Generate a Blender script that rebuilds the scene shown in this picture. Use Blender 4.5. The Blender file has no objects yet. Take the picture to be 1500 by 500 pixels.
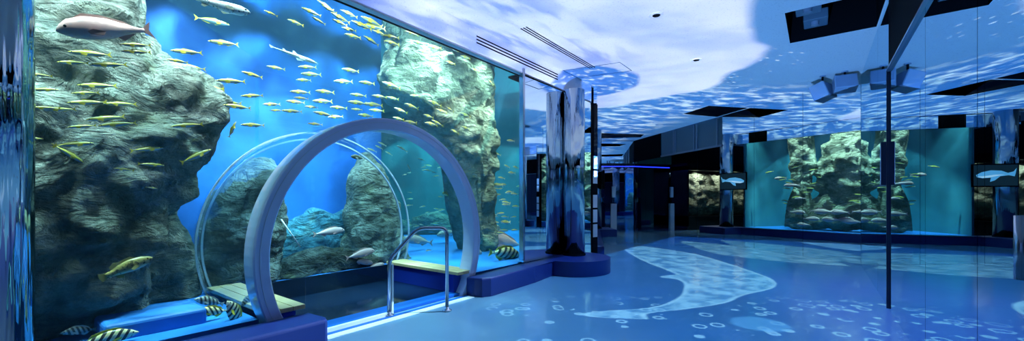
import bpy, bmesh, math, random
from mathutils import Vector, Matrix, noise
random.seed(7)
S = bpy.context.scene
COL = S.collection
F = 588.0; HZ = 291.0; EYE = 1.3          # focal length in pixels of the 1500 wide frame, horizon row, eye height
CEIL = 3.68; GTOP = 3.31; ZW = 3.9        # hall ceiling, top of the tank glass, water level
IN = Vector((-.795, .606, 0)).normalized()          # into the tank
AL = Vector((.606, .795, 0)).normalized()           # along the tank front, away from the viewer
C0 = Vector((-1.34, 4.515, 0))                      # foot of the tunnel axis on the tank front
K0 = IN.dot(C0)

def W(s, t, z=0.0):
    p = C0 + AL*s + IN*t
    return Vector((p.x, p.y, z))
def P(x, y, t):
    dx = (x-750)/F
    Y = (K0+t)/(IN.x*dx+IN.y)
    return Vector((dx*Y, Y, EYE-(y-HZ)*Y/F))
def to_st(p):
    d = Vector((p[0], p[1], 0))-C0
    return d.dot(AL), d.dot(IN)

# ------------------------------------------------------------------ node helpers
class N:
    """a socket with arithmetic"""
    def __init__(self, nt, s): self.nt, self.s = nt, s
    def _m(self, op, *a):
        n = self.nt.nodes.new('ShaderNodeMath'); n.operation = op
        for i, v in enumerate((self,)+a):
            if isinstance(v, N): self.nt.links.new(v.s, n.inputs[i])
            else: n.inputs[i].default_value = v
        return N(self.nt, n.outputs[0])
    def __add__(self, o): return self._m('ADD', o)
    def __radd__(self, o): return self._m('ADD', o)
    def __sub__(self, o): return self._m('SUBTRACT', o)
    def __rsub__(self, o): return (self*-1)+o
    def __mul__(self, o): return self._m('MULTIPLY', o)
    def __rmul__(self, o): return self._m('MULTIPLY', o)
    def __truediv__(self, o): return self._m('DIVIDE', o)
    def pow(self, o): return self._m('POWER', o)
    def max(self, o): return self._m('MAXIMUM', o)
    def min(self, o): return self._m('MINIMUM', o)
    def abs(self): return self._m('ABSOLUTE')
    def lt(self, o): return self._m('LESS_THAN', o)
    def gt(self, o): return self._m('GREATER_THAN', o)
    def sin(self): return self._m('SINE')
    def step(self, a, b, to0=0.0, to1=1.0):
        n = self.nt.nodes.new('ShaderNodeMapRange'); n.interpolation_type = 'SMOOTHSTEP'
        self.nt.links.new(self.s, n.inputs[0])
        for i, v in ((1, a), (2, b), (3, to0), (4, to1)):
            if isinstance(v, N): self.nt.links.new(v.s, n.inputs[i])
            else: n.inputs[i].default_value = v
        return N(self.nt, n.outputs[0])
    def curve(self, pts, x0, x1, y0, y1):
        """piecewise linear function through pts"""
        u = (self-x0)/(x1-x0)
        n = self.nt.nodes.new('ShaderNodeFloatCurve')
        c = n.mapping.curves[0]
        q = sorted((min(1, max(0, (a-x0)/(x1-x0))), (b-y0)/(y1-y0)) for a, b in pts)
        while len(c.points) < len(q): c.points.new(.5, .5)
        for p, (a, b) in zip(c.points, q): p.location = (a, b); p.handle_type = 'AUTO_CLAMPED'
        n.mapping.extend = 'HORIZONTAL'
        n.mapping.update()
        self.nt.links.new(u.s, n.inputs['Value'])
        return N(self.nt, n.outputs[0])*(y1-y0)+y0

def xyz(nt, sock):
    n = nt.nodes.new('ShaderNodeSeparateXYZ'); nt.links.new(sock, n.inputs[0])
    return [N(nt, o) for o in n.outputs]
def vec(nt, x, y, z=0.0):
    n = nt.nodes.new('ShaderNodeCombineXYZ')
    for i, v in enumerate((x, y, z)):
        if isinstance(v, N): nt.links.new(v.s, n.inputs[i])
        else: n.inputs[i].default_value = v
    return n.outputs[0]
def nz(nt, v, scale, detail=3, rough=.55, dist=0.0):
    n = nt.nodes.new('ShaderNodeTexNoise'); nt.links.new(v, n.inputs['Vector'])
    n.inputs['Scale'].default_value = scale; n.inputs['Detail'].default_value = detail
    n.inputs['Roughness'].default_value = rough; n.inputs['Distortion'].default_value = dist
    return N(nt, n.outputs[0])
def vor(nt, v, scale, feature='F1', out=0):
    n = nt.nodes.new('ShaderNodeTexVoronoi'); n.feature = feature; nt.links.new(v, n.inputs['Vector'])
    n.inputs['Scale'].default_value = scale
    return n
def mixc(nt, fac, a, b):
    n = nt.nodes.new('ShaderNodeMix'); n.data_type = 'RGBA'
    if isinstance(fac, N): nt.links.new(fac.s, n.inputs[0])
    else: n.inputs[0].default_value = fac
    for i, v in ((6, a), (7, b)):
        if isinstance(v, (tuple, list)): n.inputs[i].default_value = (*v, 1)
        else: nt.links.new(v, n.inputs[i])
    return n.outputs[2]
def new_mat(name):
    m = bpy.data.materials.new(name); m.use_nodes = True
    nt = m.node_tree; nt.nodes.clear()
    out = nt.nodes.new('ShaderNodeOutputMaterial')
    return m, nt, out
def prin(name, col, rough=.5, metal=0.0, spec=.5, bump=0.0, bscale=40.0, coat=0.0, var=0.0, emis=None, es=0.0):
    m, nt, out = new_mat(name)
    b = nt.nodes.new('ShaderNodeBsdfPrincipled'); nt.links.new(b.outputs[0], out.inputs[0])
    b.inputs['Base Color'].default_value = (*col, 1)
    b.inputs['Roughness'].default_value = rough; b.inputs['Metallic'].default_value = metal
    b.inputs['Specular IOR Level'].default_value = spec; b.inputs['Coat Weight'].default_value = coat
    b.inputs['Coat Roughness'].default_value = .05
    tc = nt.nodes.new('ShaderNodeTexCoord')
    if var:
        f = nz(nt, tc.outputs['Object'], bscale*.3, 4)
        nt.links.new(mixc(nt, f, tuple(c*(1-var) for c in col), tuple(min(1, c*(1+var)) for c in col)), b.inputs['Base Color'])
    if bump:
        f = nz(nt, tc.outputs['Object'], bscale, 4)
        bp = nt.nodes.new('ShaderNodeBump'); bp.inputs['Strength'].default_value = bump; bp.inputs['Distance'].default_value = .01
        nt.links.new(f.s, bp.inputs['Height']); nt.links.new(bp.outputs[0], b.inputs['Normal'])
    if emis:
        b.inputs['Emission Color'].default_value = (*emis, 1); b.inputs['Emission Strength'].default_value = es
    return m

M = {}
def glass(name, tint, refl=.7):
    m, nt, out = new_mat(name)
    tr = nt.nodes.new('ShaderNodeBsdfTransparent'); tr.inputs[0].default_value = (*tint, 1)
    gl = nt.nodes.new('ShaderNodeBsdfGlossy'); gl.inputs['Roughness'].default_value = 0.0
    fr = nt.nodes.new('ShaderNodeFresnel'); fr.inputs[0].default_value = 1.45
    ge = nt.nodes.new('ShaderNodeNewGeometry')
    fac = N(nt, fr.outputs[0])*(1-N(nt, ge.outputs['Backfacing']))*refl
    mx = nt.nodes.new('ShaderNodeMixShader')
    nt.links.new(fac.s, mx.inputs[0]); nt.links.new(tr.outputs[0], mx.inputs[1]); nt.links.new(gl.outputs[0], mx.inputs[2])
    nt.links.new(mx.outputs[0], out.inputs[0])
    return m
M['acrylic'] = glass('clear acrylic', (.97, .99, 1), .55)
M['tube'] = glass('tunnel acrylic', (.90, .95, .98), .9)
M['pane'] = glass('clear glass pane', (.93, .97, 1), .6)
def mirror(name, tint):
    m, nt, out = new_mat(name)
    g = nt.nodes.new('ShaderNodeBsdfGlossy'); g.inputs['Roughness'].default_value = 0.0
    g.inputs[0].default_value = (*tint, 1); nt.links.new(g.outputs[0], out.inputs[0])
    return m
M['mirror'] = mirror('mirror glass', (.72, .86, .92))
M['darkmirror'] = mirror('smoked mirror glass', (.16, .22, .34))
M['mirror_edge'] = prin('mirror joint', (.01, .03, .08), .3)
M['chrome'] = prin('polished chrome', (.86, .88, .9), .035, 1.0)
def mk_chrome(name):
    m, nt, out = new_mat(name)
    b = nt.nodes.new('ShaderNodeBsdfPrincipled'); nt.links.new(b.outputs[0], out.inputs[0])
    b.inputs['Base Color'].default_value = (.36, .43, .46, 1); b.inputs['Metallic'].default_value = 1; b.inputs['Roughness'].default_value = .03
    ge = nt.nodes.new('ShaderNodeNewGeometry'); x, y, z = xyz(nt, ge.outputs['Position'])
    f = nz(nt, vec(nt, x, y, z*.06), 9, 3, .55)
    bp = nt.nodes.new('ShaderNodeBump'); bp.inputs['Strength'].default_value = .8; bp.inputs['Distance'].default_value = .03
    nt.links.new(f.s, bp.inputs['Height']); nt.links.new(bp.outputs[0], b.inputs['Normal'])
    return m
M['column'] = mk_chrome('rolled chrome')
M['steel'] = prin('brushed steel', (.42, .46, .52), .22, 1.0)
M['ring'] = prin('milky acrylic ring', (.58, .68, .92), .16, 0.0, .6, .04, 12, .5)
M['ring2'] = prin('pale acrylic edge', (.55, .65, .8), .12, 0, .6)
M['plinth'] = prin('navy padded vinyl', (.008, .022, .14), .42, 0, .45, .05, 60)
M['wood'] = None
M['black'] = prin('black paint', (.002, .003, .005), .8, 0, .08)
M['darkwall'] = prin('black gloss panel', (.004, .006, .012), .25)
M['bulk'] = prin('grey blue bulkhead paint', (.10, .17, .24), .5)
M['wallpaint'] = prin('dim blue wall paint', (.05, .08, .16), .6)
M['white'] = prin('white enamel', (.75, .8, .85), .35)
M['paleblue'] = prin('speaker grey enamel', (.20, .27, .38), .4, 0, .4, .1, 80)
M['grille'] = prin('speaker cloth', (.14, .20, .30), .7, 0, .2, .3, 200)
M['tankblue'] = prin('blue tank wall paint', (.010, .095, .40), .6, 0, .2, 0, 8, 0, .35)
M['tankteal'] = prin('teal haze tank wall', (.03, .17, .22), .6, 0, .2, 0, 6, 0, .25)  # teal haze of the deep water put into the wall colour
M['tankfloor'] = prin('blue tank floor', (.03, .20, .62), .5, 0, .3, .1, 6, 0, .2)
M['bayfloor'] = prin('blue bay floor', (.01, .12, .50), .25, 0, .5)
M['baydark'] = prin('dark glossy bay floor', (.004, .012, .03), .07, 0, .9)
M['baypanel'] = prin('navy bay panel', (.008, .03, .30), .22, 0, .5)
M['pvc'] = prin('grey pipe', (.10, .16, .18), .5)
M['screen'] = prin('dark screen', (.004, .008, .014), .15, 0, .5, emis=(.006, .02, .035), es=1)
M['whalepic'] = prin('whale picture on screen', (.1, .3, .5), .3, emis=(.10, .36, .62), es=1.0)
M['whalebelly'] = prin('pale belly on screen', (.4, .5, .6), .3, emis=(.45, .65, .8), es=1.0)
M['led'] = prin('blue led strip', (.02, .05, .6), .4, emis=(.02, .04, 1), es=2.5)
M['lens'] = prin('downlight lens', (.25, .3, .4), .2)

def mk_wood():
    m, nt, out = new_mat('pale oak slats')
    b = nt.nodes.new('ShaderNodeBsdfPrincipled'); nt.links.new(b.outputs[0], out.inputs[0])
    tc = nt.nodes.new('ShaderNodeTexCoord'); x, y, z = xyz(nt, tc.outputs['Object'])
    g = nz(nt, vec(nt, x*1.5, y*22, z*4), 3, 5)
    nt.links.new(mixc(nt, g, (.42, .31, .15), (.68, .54, .30)), b.inputs['Base Color'])
    b.inputs['Roughness'].default_value = .45
    return m
M['wood'] = mk_wood()

def mk_rock(name, lo, hi, tilt):
    m, nt, out = new_mat(name)
    b = nt.nodes.new('ShaderNodeBsdfPrincipled'); nt.links.new(b.outputs[0], out.inputs[0])
    b.inputs['Roughness'].default_value = .9; b.inputs['Specular IOR Level'].default_value = .15
    ge = nt.nodes.new('ShaderNodeNewGeometry')
    mp = nt.nodes.new('ShaderNodeMapping'); nt.links.new(ge.outputs['Position'], mp.inputs[0])
    mp.inputs['Rotation'].default_value = tilt; mp.inputs['Scale'].default_value = (1, 1, 1.9)
    pos = ge.outputs['Position']
    a = nz(nt, mp.outputs[0], 2.6, 8, .66, .4)
    c = nz(nt, pos, 9, 6, .7)
    d = nz(nt, pos, 1.3, 3, .5)
    f = (a*.55+c*.3+d*.3).step(.38, .80)
    col = mixc(nt, f, lo, hi)
    moss = nz(nt, pos, 3.1, 5, .6).step(.5, .72)
    col = mixc(nt, moss*.45, col, (.17, .20, .10))
    nt.links.new(col, b.inputs['Base Color'])
    rg = (nz(nt, mp.outputs[0], 3.1, 6, .62, 1.2)-.5).abs()
    wp = nz(nt, pos, 2.2, 3)
    px_, py_, pz_ = xyz(nt, mp.outputs[0])
    fc = vor(nt, vec(nt, px_+wp*.35, py_-wp*.3, pz_+wp*.2), 5.5, 'F1'); fd = N(nt, fc.outputs[0])
    hgt = a*.9+c*.45+rg.step(0, .16)*.3+fd*.55
    bp = nt.nodes.new('ShaderNodeBump'); bp.inputs['Strength'].default_value = 1.0; bp.inputs['Distance'].default_value = .20
    nt.links.new(hgt.s, bp.inputs['Height']); nt.links.new(bp.outputs[0], b.inputs['Normal'])
    return m
M['rock'] = mk_rock('grey green rock', (.07, .095, .085), (.42, .47, .41), (.35, -.25, .3))
M['rock2'] = mk_rock('slate rock', (.08, .10, .10), (.40, .43, .37), (-.3, .35, .1))
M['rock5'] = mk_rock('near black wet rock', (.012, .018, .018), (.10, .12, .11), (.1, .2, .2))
M['rock4'] = mk_rock('blue haze tinted rock', (.02, .08, .16), (.08, .26, .36), (.3, .1, .4))  # blue haze of the water put into the rock's own colour
M['rock3'] = mk_rock('pale ochre rock', (.20, .22, .15), (.70, .70, .50), (.15, .2, .5))

def fish_mat(name, stops, axis='z', stripes=None, spots=None, rough=.35):
    """stops: (position, colour) from belly to back; stripes: (freq, slant, colour, width)"""
    m, nt, out = new_mat(name)
    b = nt.nodes.new('ShaderNodeBsdfPrincipled'); nt.links.new(b.outputs[0], out.inputs[0])
    b.inputs['Roughness'].default_value = rough; b.inputs['Specular IOR Level'].default_value = .5
    tc = nt.nodes.new('ShaderNodeTexCoord'); x, y, z = xyz(nt, tc.outputs['Object'])
    col = stops[0][1]
    for (p0, _), (p1, c1) in zip(stops, stops[1:]):
        col = mixc(nt, z.step(p0, p1), col, c1)
    if stripes:
        fr, sl, c, w = stripes
        wv = ((x+z*sl)*fr+nz(nt, tc.outputs['Object'], 5, 2)*1.2).sin()
        body = x.step(-.40, -.36)*(1-x.step(.36, .40)) if w >= 0 else 1
        col = mixc(nt, wv.step(w-.15, w+.15)*body if not isinstance(body, int) else wv.step(w-.15, w+.15), col, c)
    if spots:
        sc, c, th = spots
        f = nz(nt, tc.outputs['Object'], sc, 3, .6)
        col = mixc(nt, f.step(th, th+.06), col, c)
    nt.links.new(col, b.inputs['Base Color'])
    return m
SIL = (.36, .52, .62)
M['f_school'] = fish_mat('yellow backed fish skin', [(-.07, SIL), (-.012, (.24, .42, .56)), (.004, (.60, .53, .08)), (.035, (.30, .31, .05)), (.08, (.16, .19, .05))])
M['f_pale'] = fish_mat('silver fish skin', [(-.07, (.50, .58, .60)), (-.005, (.42, .48, .46)), (.02, (.52, .44, .10)), (.06, (.30, .28, .10)), (.1, (.2, .2, .1))])
M['f_yellow'] = prin('yellow fin', (.62, .54, .05), .5)
M['f_fin'] = prin('grey translucent fin', (.34, .36, .30), .5)
M['f_bream'] = fish_mat('pink bream skin', [(-.14, (.56, .57, .6)), (-.04, (.54, .44, .43)), (.04, (.58, .38, .36)), (.16, (.40, .24, .22))], spots=(9, (.45, .36, .36), .62))
M['f_breamfin'] = prin('rosy fin', (.46, .27, .24), .5)
M['f_grouper'] = fish_mat('mottled grouper skin', [(-.12, (.6, .58, .48)), (-.03, (.42, .36, .16)), (.06, (.30, .26, .08)), (.12, (.2, .18, .06))], spots=(13, (.07, .06, .03), .52))
M['f_grfin'] = prin('olive fin', (.33, .30, .10), .5)
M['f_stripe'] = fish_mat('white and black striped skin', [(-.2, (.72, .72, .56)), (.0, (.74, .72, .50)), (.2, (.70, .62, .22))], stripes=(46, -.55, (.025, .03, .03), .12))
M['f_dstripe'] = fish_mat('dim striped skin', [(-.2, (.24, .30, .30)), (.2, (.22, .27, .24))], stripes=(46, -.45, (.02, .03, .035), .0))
M['f_puffer'] = fish_mat('speckled puffer skin', [(-.12, (.78, .80, .82)), (.0, (.68, .70, .70)), (.08, (.5, .5, .48))], spots=(22, (.05, .05, .06), .56))
M['f_shark'] = fish_mat('pale catshark skin', [(-.06, (.82, .84, .84)), (.03, (.72, .72, .70)), (.08, (.55, .54, .52))], spots=(14, (.45, .42, .40), .62))
M['f_orange'] = fish_mat('orange fish skin', [(-.2, (.85, .75, .45)), (.0, (.85, .55, .12)), (.2, (.6, .32, .05))])
M['f_dark'] = fish_mat('dark fish skin', [(-.2, (.09, .10, .07)), (.2, (.04, .045, .03))])
M['eye'] = prin('black fish eye', (.01, .01, .012), .1, 0, .6)

# ------------------------------------------------------------------ object helpers
def link(name, bm, mat, parent=None, smooth=False, loc=None):
    me = bpy.data.meshes.new(name)
    bmesh.ops.recalc_face_normals(bm, faces=bm.faces[:])
    bm.to_mesh(me); bm.free()
    if isinstance(mat, (list, tuple)):
        for m_ in mat: me.materials.append(m_)
    else: me.materials.append(mat)
    if smooth:
        for p in me.polygons: p.use_smooth = True
    o = bpy.data.objects.new(name, me); COL.objects.link(o)
    if parent:
        o.parent = parent
        o.matrix_parent_inverse = Matrix.Translation(parent.location).inverted() if parent.type == 'EMPTY' and parent.parent is None and not parent.get('_rot') else Matrix()
    return o
def tag(o, label, cat, group=None, kind=None):
    o['label'] = label; o['category'] = cat
    if group: o['group'] = group
    if kind: o['kind'] = kind
    return o
def empty(name, loc, label, cat, group=None):
    o = bpy.data.objects.new(name, None); COL.objects.link(o); o.location = loc
    o.empty_display_size = .1
    return tag(o, label, cat, group)
def structure(o): o['kind'] = 'structure'; return o
def add_box(bm, c, size, ux=Vector((1, 0, 0)), bevel=0.0):
    ux = ux.normalized(); uy = Vector((-ux.y, ux.x, 0)); uz = Vector((0, 0, 1))
    vs = []
    for dz in (-.5, .5):
        for dx, dy in ((-.5, -.5), (.5, -.5), (.5, .5), (-.5, .5)):
            vs.append(bm.verts.new(Vector(c)+ux*dx*size[0]+uy*dy*size[1]+uz*dz*size[2]))
    fs = [bm.faces.new([vs[i] for i in q]) for q in ((3, 2, 1, 0), (4, 5, 6, 7), (0, 1, 5, 4), (1, 2, 6, 5), (2, 3, 7, 6), (3, 0, 4, 7))]
    if bevel:
        es = list({e for f in fs for e in f.edges})
        bmesh.ops.bevel(bm, geom=es, offset=bevel, segments=3, affect='EDGES', profile=.5)
def prism(bm, pts, d):
    """closed polygon of 3D points extruded by vector d"""
    a = [bm.verts.new(p) for p in pts]; b = [bm.verts.new(Vector(p)+d) for p in pts]
    n = len(pts)
    bm.faces.new(a[::-1]); bm.faces.new(b)
    for i in range(n): bm.faces.new((a[i], a[(i+1) % n], b[(i+1) % n], b[i]))
    return a, b
def tube(bm, pts, r, seg=14, caps=True):
    pts = [Vector(p) for p in pts]; rings = []
    up = Vector((.13, .27, .95)).normalized(); prev = None
    for i, p in enumerate(pts):
        d = (pts[min(i+1, len(pts)-1)]-pts[max(i-1, 0)]).normalized()
        a = d.cross(up).normalized() if prev is None else (prev-d*prev.dot(d)).normalized()
        prev = a; b = d.cross(a)
        rr = r[i] if isinstance(r, (list, tuple)) else r
        rings.append([bm.verts.new(p+(a*math.cos(2*math.pi*k/seg)+b*math.sin(2*math.pi*k/seg))*rr) for k in range(seg)])
    for q, w in zip(rings, rings[1:]):
        for k in range(seg): bm.faces.new((q[k], q[(k+1) % seg], w[(k+1) % seg], w[k]))
    if caps: bm.faces.new(rings[0][::-1]); bm.faces.new(rings[-1])
def lathe(bm, c, prof, seg=64):
    rings = []
    for r, z in prof:
        rings.append([bm.verts.new((c[0]+r*math.cos(2*math.pi*k/seg), c[1]+r*math.sin(2*math.pi*k/seg), z)) for k in range(seg)])
    for q, w in zip(rings, rings[1:]):
        for k in range(seg): bm.faces.new((q[k], q[(k+1) % seg], w[(k+1) % seg], w[k]))
    bm.faces.new(rings[0][::-1]); bm.faces.new(rings[-1])
def quad_wall(name, a, b, z0, z1, th, mat, parent=None):
    """thick wall panel between plan points a and b; thickness grows to the left of a->b"""
    a = Vector((a[0], a[1], 0)); b = Vector((b[0], b[1], 0)); d = (b-a).normalized(); nrm = Vector((-d.y, d.x, 0))
    bm = bmesh.new()
    prism(bm, [a+Vector((0, 0, z0)), b+Vector((0, 0, z0)), b+Vector((0, 0, z1)), a+Vector((0, 0, z1))], nrm*th)
    return link(name, bm, mat, parent)

# ------------------------------------------------------------------ plan of the hall
A2 = .84                                             # mirror wall parallel to the tank front:  X = A2 + .762 Y
SC = Vector((6.78, 7.80, 0))                         # inner corner of the two mirror walls
A2 = SC.x-.7623*SC.y
M1D = Vector((-.2, 1, 0)).normalized()               # second mirror wall, running away from the corner
M1N = Vector((-M1D.y, M1D.x, 0))                     # towards the hall
def m2(y): return Vector((A2+.7623*y, y, 0))
def m1(y): return Vector((SC.x-.2*(y-SC.y), y, 0))
FARY = 16.6
JT = W(2.48, 0)                                      # joint post at the end of the front glass
K1 = Vector((1.66, 8.42, 0)); K2 = Vector((1.72, 8.80, 0)); EE = Vector((2.58, 13.35, 0))

# floor
bm = bmesh.new()
outer = [Vector((-9, -4, 0)), Vector((12, -4, 0)), Vector((12, 18, 0)), Vector((-9, 18, 0))]
prism(bm, [p-Vector((0, 0, .1)) for p in outer], Vector((0, 0, .1)))
def mk_floor():
    m, nt, out = new_mat('glossy epoxy floor')
    b = nt.nodes.new('ShaderNodeBsdfPrincipled'); nt.links.new(b.outputs[0], out.inputs[0])
    ge = nt.nodes.new('ShaderNodeNewGeometry')
    f = nz(nt, ge.outputs['Position'], 1.2, 4)
    nt.links.new(mixc(nt, f, (.13, .30, .44), (.17, .35, .48)), b.inputs['Base Color'])
    b.inputs['Roughness'].default_value = .13; b.inputs['Specular IOR Level'].default_value = .22
    bp = nt.nodes.new('ShaderNodeBump'); bp.inputs['Strength'].default_value = .05; bp.inputs['Distance'].default_value = .02
    nt.links.new(nz(nt, ge.outputs['Position'], 5, 3).s, bp.inputs['Height']); nt.links.new(bp.outputs[0], b.inputs['Normal'])
    return m
structure(link('floor', bm, mk_floor()))

# ceiling with its three black recesses
REC = []
ra = Vector((3.50, 5.15, 0)); rb = Vector((4.26, 6.15, 0))
PN = Vector((.795, -.606, 0))
def hit_m2(p): # along PN to the mirror wall
    k = (A2+.7623*p.y-p.x)/(PN.x-.7623*PN.y); return p+PN*(k-.02)
REC.append([ra, rb, hit_m2(rb), hit_m2(ra)])
r0, r1 = Vector((4.82, 11.3, 0)), Vector((5.05, 10.3, 0))
REC.append([r0, m1(11.7)+M1N*.03, m1(10.55)+M1N*.03, r1])
REC.append([Vector((3.25, 14.6, 0)), Vector((3.4, 15.9, 0)), Vector((5.0, 15.6, 0)), Vector((4.9, 14.9, 0))])
def mk_ceil():
    m, nt, out = new_mat('white acoustic ceiling')
    b = nt.nodes.new('ShaderNodeBsdfPrincipled'); nt.links.new(b.outputs[0], out.inputs[0])
    ge = nt.nodes.new('ShaderNodeNewGeometry')
    f = nz(nt, ge.outputs['Position'], 40, 3, .6).step(.30, .42)
    nt.links.new(mixc(nt, f, (.62, .64, .67), (.80, .81, .83)), b.inputs['Base Color'])
    b.inputs['Roughness'].default_value = .8; b.inputs['Specular IOR Level'].default_value = .2
    return m
M['ceil'] = mk_ceil()
bm = bmesh.new()
def loop(pts):
    vs = [bm.verts.new((p.x, p.y, CEIL)) for p in pts]
    return [bm.edges.new((vs[i], vs[(i+1) % len(vs)])) for i in range(len(vs))]
FA = W(-5.2, 0); FB = W(4.95, 0)                      # fascia ends
FE = Vector((2.2, 9.5, 0))
edges = loop([Vector((-9, -4, 0)), Vector((12, -4, 0)), Vector((12, 18, 0)), Vector((2.9, 18, 0)), Vector((2.6, 13.6, 0)), Vector((1.80, 8.75, 0)), FB, FA, Vector((-9, FA.y, 0))])
for r in REC: edges += loop(r)
bmesh.ops.triangle_fill(bm, use_beauty=True, edges=edges)
for f in bm.faces:
    f.normal_update()
    if f.normal.z > 0: f.normal_flip()
bmesh.ops.recalc_face_normals(bm, faces=bm.faces[:])
ceil_o = link('ceiling', bm, M['ceil'])
structure(ceil_o)
for r in REC:
    bm = bmesh.new(); n = len(r)
    lo = [bm.verts.new((p.x, p.y, CEIL)) for p in r]; hi = [bm.verts.new((p.x, p.y, CEIL+.5)) for p in r]
    bm.faces.new(hi)
    for i in range(n): bm.faces.new((lo[i], lo[(i+1) % n], hi[(i+1) % n], hi[i]))
    structure(link('ceiling_recess', bm, M['black'], ceil_o))

# mirror walls in panels
wr = structure(quad_wall('wall_right', m2(-4)+PN*.03, m2(SC.y)+PN*.03, 0, CEIL, -.1, M['mirror_edge']))
DOORY = 4.74
seams2 = [SC.y-.0, 5.95, DOORY]
def panel(parent, a, b, z0, z1, side, mat=M['mirror'], gap=.004, th=.02, name='mirror_panel'):
    d = (b-a).normalized()
    return quad_wall(name, a+d*gap, b-d*gap, z0+.002, z1-.002, th*side, mat, parent)
ys = [-4, -1.2, 1.52, 2.10, 3.12, DOORY, 5.6, SC.y]
for y0, y1 in zip(ys, ys[1:]):
    top = CEIL if y0 >= DOORY else 2.80
    panel(wr, m2(y0), m2(y1), 0, top, -1)
structure(quad_wall('trim_black', m2(-4)+PN*.012, m2(DOORY)+PN*.012, 2.80, CEIL, -.02, M['black']))
bm = bmesh.new(); add_box(bm, m2(DOORY)+Vector((-.006, .002, 1.4)), (.02, .028, 2.8), AL); structure(link('trim_door_edge', bm, M['mirror_edge'], wr))
bm = bmesh.new(); add_box(bm, m2((DOORY-4)/2)+Vector((-.01, .008, 2.80)), (10.9, .03, .018), AL); structure(link('trim_door_head', bm, M['ring2'], wr))
we = structure(quad_wall('wall_end', m1(SC.y)-M1N*.03, m1(FARY)-M1N*.03, 0, CEIL, -.1, M['mirror_edge']))
y1s = [SC.y, 9.02, 10.38, 11.52, 12.6, 14.0, FARY-.1]
for k, (y0, y1) in enumerate(zip(y1s, y1s[1:])):
    panel(we, m1(y0), m1(y1), 0, CEIL if y1 <= 11.6 else 2.80, -1)
# bulkhead above the low mirrors
bh = structure(quad_wall('wall_bulkhead', m1(11.53)-M1N*.01, m1(14.6)-M1N*.01, 2.80, CEIL, -.02, M['bulk']))
structure(quad_wall('wall_bulkhead_black', m1(14.6)-M1N*.005, m1(FARY)-M1N*.005, 2.80, CEIL, -.03, M['black']))
for y in (11.7, 12.6, 12.72, 13.7, 13.8):
    bm = bmesh.new(); add_box(bm, m1(y)+M1N*.02+Vector((0, 0, 3.22)), (.05, .04, .82), M1D); link('upright_trim', bm, M['paleblue'], bh)
bm = bmesh.new(); add_box(bm, m1(13.05)+M1N*.02+Vector((0, 0, 2.83)), (3.1, .04, .05), M1D); link('ledge', bm, M['paleblue'], bh)

# far wall: dark smoked mirror, then a rock window hidden behind the tank
wf = structure(quad_wall('wall_far', (12, FARY), (-9, FARY), 0, CEIL+.1, -.1, M['darkwall']))
for a, b in zip((3.0, 3.75, 4.4), (3.75, 4.4, 5.05)):
    panel(wf, Vector((b, FARY-.025, 0)), Vector((a, FARY-.025, 0)), 0, 2.62, -1, M['darkmirror'])
panel(wf, Vector((5.05, FARY-.025, 0)), Vector((3.0, FARY-.025, 0)), 2.75, CEIL, -1, M['mirror'])
bm = bmesh.new(); add_box(bm, (4.1, FARY-.06, 2.62), (1.9, .03, .03)); structure(link('trim_light', bm, M['led'], wf))
structure(quad_wall('wall_back', (-9, -4), (12, -4), 0, CEIL, -.1, M['wallpaint']))
structure(quad_wall('wall_left', (-9, 18), (-9, -4), 0, CEIL+.1, -.1, M['wallpaint']))
structure(quad_wall('wall_left_front', W(-3.16, -.0), W(-9.5, -.0), 0, CEIL, .1, M['wallpaint']))

# ------------------------------------------------------------------ tank
tank = empty('aquarium_tank', W(0, .03), 'large aquarium tank with clear front, blue back wall and blue floor', 'aquarium')
TFZ = .25
def arc(r, zmin, n=72, zc=.764):
    """angles from the lower left, over the top, to the lower right"""
    a0 = math.asin((zmin-zc)/r)
    return [(r*math.cos(a), zc+r*math.sin(a)) for a in [math.pi-a0+(a0*2-math.pi)*i/n for i in range(n+1)]]
pts = [(-3.15, .2)]+arc(1.405, .2)+[(2.46, .2), (2.46, GTOP+.02), (-3.15, GTOP+.02)]
bm = bmesh.new(); prism(bm, [W(s, 0, z) for s, z in pts], IN*.06)
link('front_pane', bm, M['acrylic'], tank)
bm = bmesh.new(); add_box(bm, JT+Vector((0, 0, 1.85)), (.05, .09, 3.1), AL, .008); link('joint_post', bm, M['steel'], tank)
bm = bmesh.new(); prism(bm, [K2+Vector((0, 0, .22)), EE+Vector((0, 0, .22)), EE+Vector((0, 0, GTOP)), K2+Vector((0, 0, GTOP))], Vector((-.06, .01, 0)))
link('end_pane', bm, M['acrylic'], tank)
# mirrored strip between the front pane and the tank's corner
quad_wall('mirror_strip', W(2.52, .0), K1, .0, GTOP, .04, M['mirror'], tank)
quad_wall('corner_post', K1+Vector((.0, -.01, 0)), K1+Vector((.17, .16, 0)), 0, GTOP, .1, M['black'], tank)
# tank shell
BK = 2.75
shell = [W(-4.2, .07), W(-4.2, BK), W(1.75, BK), Vector((-4.3, 12.4, 0)), Vector((-1, 13.3, 0)), Vector((2.5, 13.5, 0))]
cols = ['tankblue', 'tankblue', 'tankblue', 'tankteal', 'tankteal']
for a, b, c in zip(shell, shell[1:], cols):
    quad_wall('back_wall', a, b, 0, 4.9, .06, M[c], tank)
quad_wall('hood_front', W(4.95, .065), W(-5.2, .065), GTOP, 4.9, -.04, M['black'], tank)
quad_wall('hood_end', EE+Vector((-.07, .0, 0)), K2+Vector((-.07, 0, 0)), GTOP, 4.9, -.04, M['black'], tank)
plan = [W(-4.2, .06), W(2.46, .06), W(2.5, .12), K1+Vector((-.03, .06, 0)), K2+Vector((-.07, 0, 0)), EE+Vector((-.07, 0, 0)), Vector((2.5, 13.5, 0)), Vector((-1, 13.3, 0)), Vector((-4.3, 12.4, 0)), W(1.75, BK), W(-4.2, BK)]
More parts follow.
